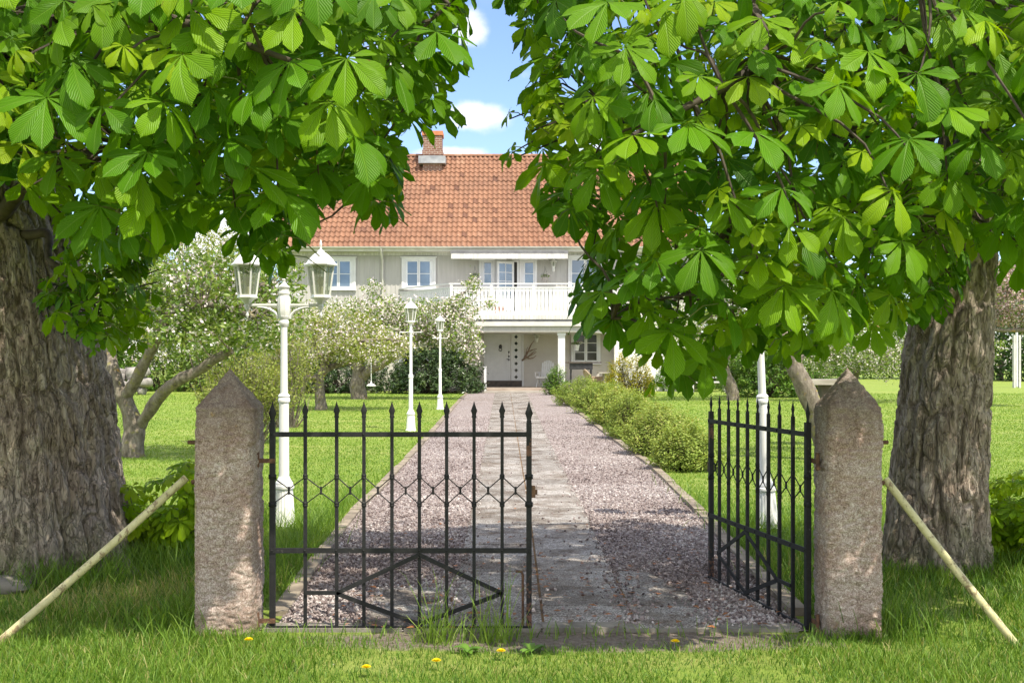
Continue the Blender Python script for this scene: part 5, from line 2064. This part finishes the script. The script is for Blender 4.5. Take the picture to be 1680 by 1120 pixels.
tree('apple_tree', 'big old apple tree with a thick trunk and white blossom before the house', (wx(589, Y), Y, gz(Y)),
     [(pl([(589, 658), (588, 630), (588, 605), (586, 585)], Y), .26, .22),
      (pl([(596, 618), (610, 605, -.3), (630, 595, -.5), (660, 575, -.8), (690, 548, -1.0), (720, 530, -1.0), (750, 520, -1.0)], Y), .18, .05),
      (pl([(588, 590), (575, 565), (555, 545, .3), (540, 520, .6)], Y), .17, .05),
      (pl([(588, 590), (610, 545, .3), (640, 515, .5), (670, 510, .5), (720, 500, .3), (765, 478, .2)], Y), .15, .04),
      (pl([(690, 548, -1.0), (730, 552, -1.1), (765, 570, -1.1), (780, 585, -1.1)], Y), .06, .025)],
     [blob(560, 520, Y, 1.2, 1.3, .60, 230), blob(630, 515, Y, 1.2, 1.3, .55, 260), blob(700, 522, Y - .4, 1.2, 1.2, .62, 310), blob(742, 545, Y - .8, .9, 1.0, .52, 210), blob(755, 508, Y - .2, .6, .8, .42, 120), blob(660, 550, Y - .6, 1.2, 1.0, .45, 190), blob(590, 565, Y - .4, 1.0, 1.0, .45, 140), blob(772, 572, Y - .9, .35, .6, .40, 60), blob(772, 470, Y, .20, .3, .34, 24), blob(612, 474, Y, .3, .3, .25, 20), blob(800, 500, Y - .3, .22, .3, .12, 12)],
     'apple_leaf', .105, 9, .10, 'petal', 4600, .072, seed=43, twigs=190)
# white pendant hung in the old apple tree
x, y, z = P(609, 632, 35)
root = thing('hanging_lamp', 'white pendant lamp hanging on a rod from the old apple tree', 'lamp', (x, y, z))
MB().lathe((x, y, z), [(.155, -.02), (.16, -.012), (.10, .04), (.03, .07), (.02, .13), (.004, .14)], 18).build('lamp_shade', M['white'], root, smooth=50)
MB().tube([(x, y, z + .13), (x, y, z + .75)], .012, 6).build('rod', M['white'], root)
# bare-stemmed shrub with young yellow leaves
def stem_shrub(label, cx, cy, w, d, h, nst, leaf, lsize, nl, seed, group=None, name='shrub', spread=1.0, stemmat='dark_twig', lo=.25, stem_r=.008):
    rng = np.random.default_rng(seed)
    z0 = gz(cy)
    root = thing(name, label, 'shrub', (cx, cy, z0), group)
    ms, ml = MB(), MB()
    cen = []
    for _ in range(nst):
        a, r = rng.uniform(0, 2 * np.pi), rng.uniform(0, 1) ** .5
        top = np.array([cx + w * r * math.cos(a), cy + d * r * math.sin(a), z0 + h * rng.uniform(.6, 1.0) * (1.02 - .42 * r * r)])
        st = np.array([cx + .28 * w * r * math.cos(a), cy + .28 * d * r * math.sin(a), z0 - .02])
        q = smooth_path(wander(st, top, 5, .025 * h, rng, 0), 14)
        ms.tube(q, np.linspace(stem_r, stem_r * .35, 14), 5, cap=False)
        t = rng.uniform(lo, 1, nl) ** .6
        i = np.minimum((t * 13).astype(int), 12)
        c = q[i] + (q[np.minimum(i + 1, 13)] - q[i]) * rng.uniform(0, 1, (nl, 1)) + rng.normal(0, .035 * spread, (nl, 3))
        cen.append(c)
    ms.build('stem', M[stemmat], root)
    leaf_quads(ml, np.concatenate(cen), lsize, up=.35, aspect=.5, rng=rng)
    ml.build('foliage', M[leaf], root)
    return root


stem_shrub('shrub of many bare upright stems with yellow leaves, behind the pillar of the closed gate', wx(400, 18), 18, .95, .8, 1.75, 170, 'yellow_leaf', .06, 46, 51, stemmat='apple_bark', spread=1.4)
stem_shrub('loose twiggy shrub with yellowish leaves beside the double lantern lamp', wx(470, 22), 22, .8, .8, 2.6, 120, 'yellow_leaf', .06, 44, 52, stemmat='apple_bark', spread=1.8)
# dense bushes of the border along the drive (spiraea), one after another towards the gate


def dense_shrub(label, cx, cy, rx, ry, h, n, leaf, lsize, seed, group=None, name='shrub', twig=True, up=.5, aspect=.5, cat='shrub', flat=.9, upright=.0, tm=.48):
    rng = np.random.default_rng(seed)
    z0 = gz(cy)
    root = thing(name, label, cat, (cx, cy, z0), group)
    nc = max(12, n // 16)
    d = rng.normal(size=(nc, 3))
    d[:, 2] = np.abs(d[:, 2]) * flat
    d /= np.linalg.norm(d, axis=1)[:, None]
    bump = 1 + .22 * vnoise(d * 2.3 + seed)
    r = rng.uniform(.55, 1.0, nc) ** .5
    c = d * (r * bump)[:, None] * np.array([rx, ry, h]) + np.array([cx, cy, z0 + .04])
    tw_ = MB()
    for i in range(min(nc, 260)):
        st = np.array([cx + rng.normal(0, .12) * rx, cy + rng.normal(0, .12) * ry, z0])
        q = smooth_path(wander(st, c[i], 4, .03, rng), 7)
        tw_.tube(q, np.linspace(.008, .003, 7), 4, cap=False)
    tw_.build('twig', M['dark_twig'], root)['kind'] = 'stuff'
    per = max(1, n // nc)
    dd = np.repeat(d, per, 0)
    pp = np.repeat(c, per, 0)
    # each clump is a short leafy shoot pointing outwards and up
    sh = dd + np.array([0, 0, .7 + upright])
    sh /= np.linalg.norm(sh, axis=1)[:, None]
    pp = pp + sh * rng.uniform(-.06, .14, (len(pp), 1)) * (h / .8) ** .5 + rng.normal(0, .030 * (h / .8) ** .5, pp.shape)
    pp[:, 2] = np.maximum(pp[:, 2], z0 + .02)
    m = MB()
    tn = np.clip(np.repeat(rng.normal(tm, .17, nc), per) + rng.normal(0, .15, len(pp)), 0, 1)
    leaf_quads(m, pp, lsize, up=up, out=dd * .6, aspect=aspect, tint=tn, rng=rng)
    m.build('foliage', M[leaf], root)
    return root


SG = 'spirea bushes bordering the drive'
for (px, py_b, Y, rx, ry, h, lab, sd) in (
        (1126, 770, 13.6, .40, .38, .50, 'lowest rounded bush of the border, last before the open gate leaf', 61),
        (1078, 745, 15.9, .50, .44, .70, 'broad light green bush second in the border counted from the gate', 62),
        (1042, 720, 18.9, .54, .52, .74, 'light green border bush between the broad one and the olive ones', 63),
        (1014, 700, 22.6, .60, .58, .74, 'feathery green border bush in the middle of the row', 64),
        (988, 685, 27.0, .74, .74, .72, 'olive green border bush in front of the terrace furniture', 65),
        (958, 668, 31.0, .90, .90, .72, 'brownish olive bush at the house end of the border', 66)):
    dense_shrub(lab, wx(px, Y), Y, rx, ry, h, 9000, 'spirea_leaf', .040 if Y < 20 else .052, sd, SG, 'border_bush', tm={61: .50, 62: .56, 63: .44, 64: .58, 65: .40, 66: .30}[sd], flat=1.1)
dense_shrub('bright green rounded bush at the edge of the porch step', wx(911, 40.0), 40.0, .42, .42, .92, 3500, 'bush_leaf', .07, 67, None, 'shrub')
dense_shrub('golden yellow leaved shrub on the terrace in front of the white wall', wx(1032, 38.0), 38.0, .95, .8, 1.45, 7500, 'gold_leaf', .07, 68, None, 'shrub', upright=.5)
# laurel hedge: two clipped masses
dense_shrub('large dark green laurel bush next to the front door', wx(715, 42.0), 42.2, 1.95, 1.5, 1.95, 15000, 'laurel_leaf', .15, 71, 'laurel bushes before the house', 'laurel_bush', aspect=.36, flat=1.2)
dense_shrub('low dark laurel bush behind the two apple trunks', wx(560, 42.0), 42.6, 2.0, 1.2, 1.30, 9000, 'laurel_leaf', .14, 72, 'laurel bushes before the house', 'laurel_bush', aspect=.36, flat=1.2)
dense_shrub('dark laurel bush between the low hedge and the twiggy shrub', wx(490, 42.0), 42.6, 1.4, 1.2, 1.6, 6000, 'laurel_leaf', .14, 73, 'laurel bushes before the house', 'laurel_bush', aspect=.36, flat=1.2)

# dry stone wall behind the forked apple tree
mb = MB()
rng_ = np.random.default_rng(8)
Y = 40
xa, xb = wx(-40, Y), wx(228, Y)
for row, zc in enumerate((.30, .58, .84, 1.06)):
    x = xa
    while x < xb:
        w = rng_.uniform(.25, .65)
        mb.rock((x + w / 2, Y + rng_.normal(0, .08) + .06 * row, zc + rng_.normal(0, .05)), (w * 1.05, .6, .36), rng_.uniform(0, 99), .5, 6)
        x += w
tag(mb.build('stone_wall', M['rubble'], smooth=50, origin=((xa + xb) / 2, Y, .2)), 'low dry stone wall of grey boulders behind the forked apple tree', 'wall')

# tall background trees left of the house and right of it
for (px, Y, hgt, wd, leaf, lab, sd, n) in (
        (300, 47, 8.2, 2.6, 'yellow_leaf', 'pale yellow green tree in young leaf above the forked apple tree', 81, 1300),
        (395, 50, 8.0, 2.4, 'yellow_leaf', 'pale yellow green tree in young leaf next to the corner of the house', 82, 1300),
        (190, 49, 9.0, 3.0, 'bush_leaf', 'green tree behind the dry stone wall, next to the thick trunk', 83, 1200),
        (70, 52, 9.5, 3.2, 'bush_leaf', 'tall green tree hidden behind the thick chestnut trunk', 84, 900)):
    x = wx(px, Y)
    z = gz(Y)
    tree('background_tree', lab, (x, Y, z),
         [([(x, Y, z - .1), (x + .1, Y, z + hgt * .3), (x - .1, Y, z + hgt * .6), (x, Y, z + hgt * .9)], .2, .04),
          ([(x, Y, z + hgt * .25), (x - wd * .3, Y - .4, z + hgt * .5), (x - wd * .5, Y - .5, z + hgt * .7)], .09, .03),
          ([(x, Y, z + hgt * .3), (x + wd * .3, Y + .4, z + hgt * .5), (x + wd * .55, Y + .5, z + hgt * .72)], .09, .03)],
         [((x, Y, z + hgt * .62), (wd * .8, wd * .75, hgt * .36), n), ((x - wd * .45, Y - .6, z + hgt * .45), (wd * .5, wd * .5, hgt * .25), n // 2), ((x + wd * .45, Y - .3, z + hgt * .42), (wd * .5, wd * .5, hgt * .25), n // 2), ((x, Y - 1, z + hgt * .25), (wd * .8, wd * .5, hgt * .2), n // 2)],
         leaf, .13, 6, .16, 'petal' if sd < 83 else None, 900, .07, group='trees beside the house', seed=sd, shell=.2, twigs=120)

for (px, Y, rx, ry, h, leaf, lab, sd, n) in (
        (262, 46, 1.9, 1.3, 1.9, 'bush_leaf', 'green bush in the gap of the forked apple trunk, beyond the lawn', 111, 6000),
        (345, 45, 1.9, 1.3, 2.2, 'apple_leaf', 'pale green bush behind the mossy limb of the forked apple tree', 112, 6000),
        (425, 45, 1.8, 1.3, 2.3, 'bush_leaf', 'green bush behind the shrub of bare upright stems', 113, 6000),
        (170, 47, 2.2, 1.3, 2.3, 'bush_leaf', 'green bush behind the dry stone wall', 114, 5000)):
    dense_shrub(lab, wx(px, Y), Y, rx, ry, h, n, leaf, .13, sd, 'bushes along the far edge of the apple lawn', 'shrub')

# right side of the garden
Y = 15.0
tree('apple_tree', 'leaning apple tree with a lichened trunk rising behind the pillar beside the open gate', (wx(1352, Y), Y, gz(Y)),
     [(pl([(1356, 755), (1350, 715), (1340, 680), (1322, 640), (1302, 600), (1290, 570), (1280, 520, .3), (1270, 460, .5)], Y), .16, .07),
      (pl([(1302, 600), (1330, 560, .4), (1370, 530, .8), (1420, 520, 1.0)], Y), .07, .025),
      (pl([(1285, 540), (1250, 510, .4), (1200, 500, .6)], Y), .07, .025)],
     [blob(1280, 470, Y + .4, 1.0, .9, .5, 160), blob(1380, 535, Y + 1.0, .6, .6, .25, 110), blob(1210, 500, Y + .6, .6, .7, .4, 90)],
     'apple_leaf', .075, 7, .08, 'petal', 300, .042, seed=91, twigs=40)
Y = 35
tree('cherry_tree', 'tree with a pale grey leaning trunk on the lawn beyond the border bushes', (wx(1200, Y), Y, gz(Y)),
     [(pl([(1203, 662), (1200, 640), (1192, 615), (1182, 590), (1172, 560), (1165, 520)], Y), .21, .12),
      (pl([(1185, 595), (1220, 560, .5), (1260, 540, .8)], Y), .08, .03), (pl([(1175, 570), (1140, 540, .3), (1110, 525, .5)], Y), .08, .03)],
     [blob(1170, 510, Y, 2.2, 2.0, 1.2, 500), blob(1100, 545, Y - .5, 1.2, 1.2, .8, 240), blob(1240, 540, Y, 1.4, 1.4, .7, 240)],
     'apple_leaf', .10, 7, .13, 'petal', 1500, .06, seed=92, twigs=80)
Y = 33
tree('apple_tree', 'low white blossomed apple tree between the open gate pillar and the slimmer trunk', (wx(1400, Y), Y + 3, gz(Y)),
     [(pl([(1400, 650, 3), (1402, 625, 3), (1410, 600, 2.5), (1425, 580, 2)], Y), .13, .06),
      (pl([(1405, 610, 2.7), (1370, 590, 2), (1350, 585, 1.5)], Y), .06, .03), (pl([(1412, 600, 2.5), (1450, 585, 1), (1500, 590, 0), (1560, 600, 0)], Y), .06, .03)],
     [blob(1400, 575, Y + 1, 1.1, 1.1, .6, 360), blob(1450, 590, Y, .9, .9, .45, 280), blob(1345, 580, Y + 1, .9, .9, .6, 260), blob(1480, 550, Y + 1, 1.2, 1.0, .8, 260), blob(1580, 570, Y, 1.2, 1.0, .6, 200)],
     'apple_leaf', .095, 7, .11, 'petal', 1800, .055, seed=93, twigs=80)
Y = 30
tree('apple_tree', 'pink blossomed tree beyond the slimmer chestnut trunk, before the flagpole', (wx(1740, Y), Y, gz(Y)),
     [(pl([(1740, 670), (1738, 600), (1730, 545), (1720, 500)], Y), .15, .08),
      (pl([(1734, 555), (1690, 542, -.2), (1650, 542, -.2), (1622, 540, -.2)], Y), .08, .04), (pl([(1725, 520), (1690, 480, .2), (1660, 460, .2)], Y), .06, .03)],
     [blob(1665, 490, Y, .8, .9, .75, 420), blob(1720, 450, Y, 1.0, 1.0, .8, 360), blob(1640, 520, Y, .35, .5, .25, 70), blob(1645, 460, Y, .6, .8, .6, 180)],
     'apple_leaf', .085, 5, .10, 'pink_petal', 4200, .055, seed=94, twigs=80)
# flagpole with its white foot, far across the lawn
x, y = wx(1668, 52), 52.0
root = thing('flagpole', 'white flagpole in its twin foot posts on the far lawn', 'flagpole', (x, y, .2))
for s in (-1, 1):
    MB().b2((x + s * .13 - .04, y - .08, -.1), (x + s * .13 + .04, y + .08, 2.75)).build('foot_post', M['white_wood'], root)
MB().tube([(x, y, .25), (x, y, 4.0), (x, y, 9.5)], [.06, .055, .04], 12).build('pole', M['white'], root, smooth=50)
mb = MB()
for zz in (.55, 2.45):
    mb.tube([(x - .24, y, zz), (x + .24, y, zz)], .02, 6)
mb.build('bolt', M['rust'], root)
# stone bench and a small white bench on the lawn
x, y = wx(1345, 17.5), 17.5
zt = wz(622, 17.5)
root = thing('garden_table', 'weathered grey slab table behind the pillar beside the open gate', 'table', (x, y, gz(y)))
MB().b2((x - .30, y - .28, zt - .085), (x + .34, y + .28, zt)).build('tabletop', M['grey_wood'], root)
MB().b2((x + .0, y - .12, gz(y)), (x + .16, y + .12, zt - .086)).build('leg', M['dark_wood'], root)
x, y = wx(1162, 44), 44.0
root = thing('garden_bench', 'small white bench under the bushes at the far side of the lawn', 'bench', (x, y, .2))
MB().b2((x - .75, y - .2, .58), (x + .75, y + .2, .64)).build('seat', M['white_wood'], root)
mb = MB()
for zz in (.78, .92, 1.06):
    mb.b2((x - .75, y + .19, zz), (x + .75, y + .22, zz + .08))
mb.build('backrest', M['white_wood'], root)
for s in (-.65, .65):
    MB().b2((x + s - .03, y - .18, .2), (x + s + .03, y + .18, .579)).build('leg', M['white_wood'], root)
# bushes at the far side of the right lawn
for (px, Y, rx, ry, h, leaf, lab, sd, n) in (
        (1258, 38, 1.35, 1.2, 2.1, 'bush_leaf', 'round green bush behind the lamp post at the open gate leaf', 101, 8000),
        (1120, 46, 1.8, 1.4, 2.0, 'bush_leaf', 'green bush at the corner of the white wall', 102, 6000),
        (1200, 50, 2.2, 1.5, 2.6, 'far_leaf', 'dark green bush behind the pale grey trunk', 103, 6000),
        (1330, 48, 1.8, 1.5, 2.4, 'bush_leaf', 'light green bush beyond the leaning apple trunk', 104, 6000)):
    dense_shrub(lab, wx(px, Y), Y, rx, ry, h, n, leaf, .13, sd, 'bushes across the lawn', 'shrub')
rng_ = np.random.default_rng(77)
BG = [(1080, 62, 7.5, 3.0), (1175, 66, 8.5, 3.4), (1290, 70, 9.0, 3.6), (1400, 84, 9.0, 4.0), (1500, 88, 10, 4.2), (1580, 82, 9, 4.0), (1640, 76, 9.5, 3.8), (1720, 72, 9.0, 3.8), (1810, 74, 9.5, 4)]
BL = ['dark tree just beyond the white wall of the house', 'dark tree behind the pale grey trunk', 'dark tree above the round green bush', 'far dark tree across the lawn, above the low white blossomed apple tree', 'far dark tree across the lawn, between that apple tree and the slimmer trunk', 'far dark tree hidden by the slimmer trunk', 'dark tree between the slimmer trunk and the flagpole', 'dark tree behind the flagpole', 'dark tree on the far side of the flagpole from the house']
for (px, Y, hg, wd), lab in zip(BG, BL):
    x, z = wx(px, Y), gz(Y)
    tree('background_tree', lab, (x, Y, z), [([(x, Y, z - .2), (x + .2, Y, z + hg * .4), (x, Y, z + hg * .85)], .25, .06)],
         [((x, Y, z + hg * .6), (wd, wd * .8, hg * .38), 520), ((x, Y - 1.2, z + hg * .2), (wd * 1.05, wd * .7, hg * .22), 420)],
         'far_leaf', .30, 6, .30, group='dark trees beyond the lawn', seed=int(rng_.integers(1e6)), shell=.3, twigs=20)

# ================================================================== camera, sun and sky
cam = bpy.data.cameras.new('camera')
co = bpy.data.objects.new('camera', cam)
COL.objects.link(co)
co.location = (0, 0, H)
co.rotation_euler = (math.radians(90), 0, 0)
cam.sensor_fit = 'HORIZONTAL'
cam.sensor_width = 36
cam.lens = F / 1680 * 36
cam.shift_x = (840 - CX) / 1680
cam.shift_y = (CY - 560) / 1680
cam.clip_start = .05
cam.clip_end = 1000
scene.camera = co

EL, AZ = math.radians(58), math.radians(142)      # high sun from the right, a little behind the camera
sd = Vector((math.sin(AZ) * math.cos(EL), math.cos(AZ) * math.cos(EL), math.sin(EL)))
sun = bpy.data.lights.new('sun', 'SUN')
sun.energy = 3.0
sun.angle = math.radians(.55)
sun.color = (1.0, .92, .78)
so = bpy.data.objects.new('sun', sun)
COL.objects.link(so)
so.location = (0, 0, 30)
so.rotation_euler = sd.to_track_quat('Z', 'Y').to_euler()

w = bpy.data.worlds.new('World')
scene.world = w
w.use_nodes = True
nt = w.node_tree
nt.nodes.clear()


def wn(t, **kw):
    n = nt.nodes.new(t)
    for k_, v in kw.items():
        setattr(n, k_, v)
    return n


sky = wn('ShaderNodeTexSky', sky_type='NISHITA', sun_disc=False, sun_elevation=EL, sun_rotation=AZ, altitude=0, air_density=1.0, dust_density=.3, ozone_density=3.2)
tc = wn('ShaderNodeTexCoord')
sep = wn('ShaderNodeSeparateXYZ')
nt.links.new(tc.outputs['Generated'], sep.inputs[0])


def mth(op, a, b=0.0, c=0.0):
    n = wn('ShaderNodeMath', operation=op)
    for i, v in enumerate((a, b, c)):
        if isinstance(v, bpy.types.NodeSocket):
            nt.links.new(v, n.inputs[i])
        else:
            n.inputs[i].default_value = v
    return n.outputs[0]


yy = mth('MAXIMUM', sep.outputs[1], .05)
u, v = mth('DIVIDE', sep.outputs[0], yy), mth('DIVIDE', sep.outputs[2], yy)
cmb = wn('ShaderNodeCombineXYZ')
nt.links.new(u, cmb.inputs[0])
nt.links.new(v, cmb.inputs[1])
nz = wn('ShaderNodeTexNoise')
nz.inputs['Scale'].default_value = 22
nz.inputs['Detail'].default_value = 7
nz.inputs['Roughness'].default_value = .6
nt.links.new(cmb.outputs[0], nz.inputs['Vector'])
tot = None
for (px, py, rx, ry, am) in ((782, 190, 60, 26, 1.0), (742, 252, 70, 14, .95), (765, 45, 40, 40, .75), (650, 120, 90, 50, .9), (330, 380, 150, 60, 1.0), (300, 230, 120, 60, .5), (850, 120, 60, 16, .35), (1000, 240, 120, 40, .7)):
    du = mth('DIVIDE', mth('SUBTRACT', u, (px - CX) / F), rx / F)
    dv = mth('DIVIDE', mth('SUBTRACT', v, (CY - py) / F), ry / F)
    g = mth('MULTIPLY', mth('POWER', 2.718, mth('MULTIPLY', mth('ADD', mth('MULTIPLY', du, du), mth('MULTIPLY', dv, dv)), -.8)), am)
    tot = g if tot is None else mth('MAXIMUM', tot, g)
msk = mth('ADD', tot, mth('MULTIPLY', mth('SUBTRACT', nz.outputs['Fac'], .5), 1.1))
rp = wn('ShaderNodeMapRange')
rp.interpolation_type = 'SMOOTHSTEP'
for i, vv in ((1, .32), (2, .92), (3, 0.), (4, 1.)):
    rp.inputs[i].default_value = vv
nt.links.new(msk, rp.inputs[0])
mx = wn('ShaderNodeMix', data_type='RGBA')
nt.links.new(rp.outputs[0], mx.inputs[0])
wb = wn('ShaderNodeMix', data_type='RGBA', blend_type='MULTIPLY')      # the photograph's warm white balance
wb.inputs[0].default_value = 1
nt.links.new(sky.outputs[0], wb.inputs[6])
wb.inputs[7].default_value = (.86, .84, .90, 1)
nt.links.new(wb.outputs[2], mx.inputs[6])
mx.inputs[7].default_value = (4.6, 4.65, 4.75, 1)
# broken cloud over the unseen sky (overhead and behind), added to brighten the shade
n2 = wn('ShaderNodeTexNoise')
n2.inputs['Scale'].default_value = 2.6
n2.inputs['Detail'].default_value = 6
n2.inputs['Roughness'].default_value = .6
nt.links.new(tc.outputs['Generated'], n2.inputs['Vector'])
up = mth('MULTIPLY', mth('SUBTRACT', sep.outputs[2], .30), 6.0)
bk = mth('MULTIPLY', mth('SUBTRACT', -.05, sep.outputs[1]), 6.0)
where = wn('ShaderNodeMath', operation='MAXIMUM', use_clamp=True)
nt.links.new(up, where.inputs[0])
nt.links.new(bk, where.inputs[1])
r2 = wn('ShaderNodeMapRange')
r2.interpolation_type = 'SMOOTHSTEP'
r2.inputs[1].default_value, r2.inputs[2].default_value = .40, .60
nt.links.new(n2.outputs['Fac'], r2.inputs[0])
m2 = wn('ShaderNodeMix', data_type='RGBA')
nt.links.new(mth('MULTIPLY', where.outputs[0], r2.outputs[0]), m2.inputs[0])
nt.links.new(mx.outputs[2], m2.inputs[6])
m2.inputs[7].default_value = (7.2, 6.7, 6.2, 1)
bg = wn('ShaderNodeBackground')
bg.inputs['Strength'].default_value = .12
nt.links.new(m2.outputs[2], bg.inputs['Color'])
ow = wn('ShaderNodeOutputWorld')
nt.links.new(bg.outputs[0], ow.inputs['Surface'])

scene.view_settings.view_transform = 'Standard'
scene.view_settings.look = 'None'
scene.view_settings.exposure = 1.27
scene.view_settings.gamma = 1
scene.cycles.max_bounces = 8
scene.cycles.diffuse_bounces = 3
scene.cycles.glossy_bounces = 2
scene.cycles.transmission_bounces = 5
scene.cycles.transparent_max_bounces = 8
scene.cycles.use_denoising = True
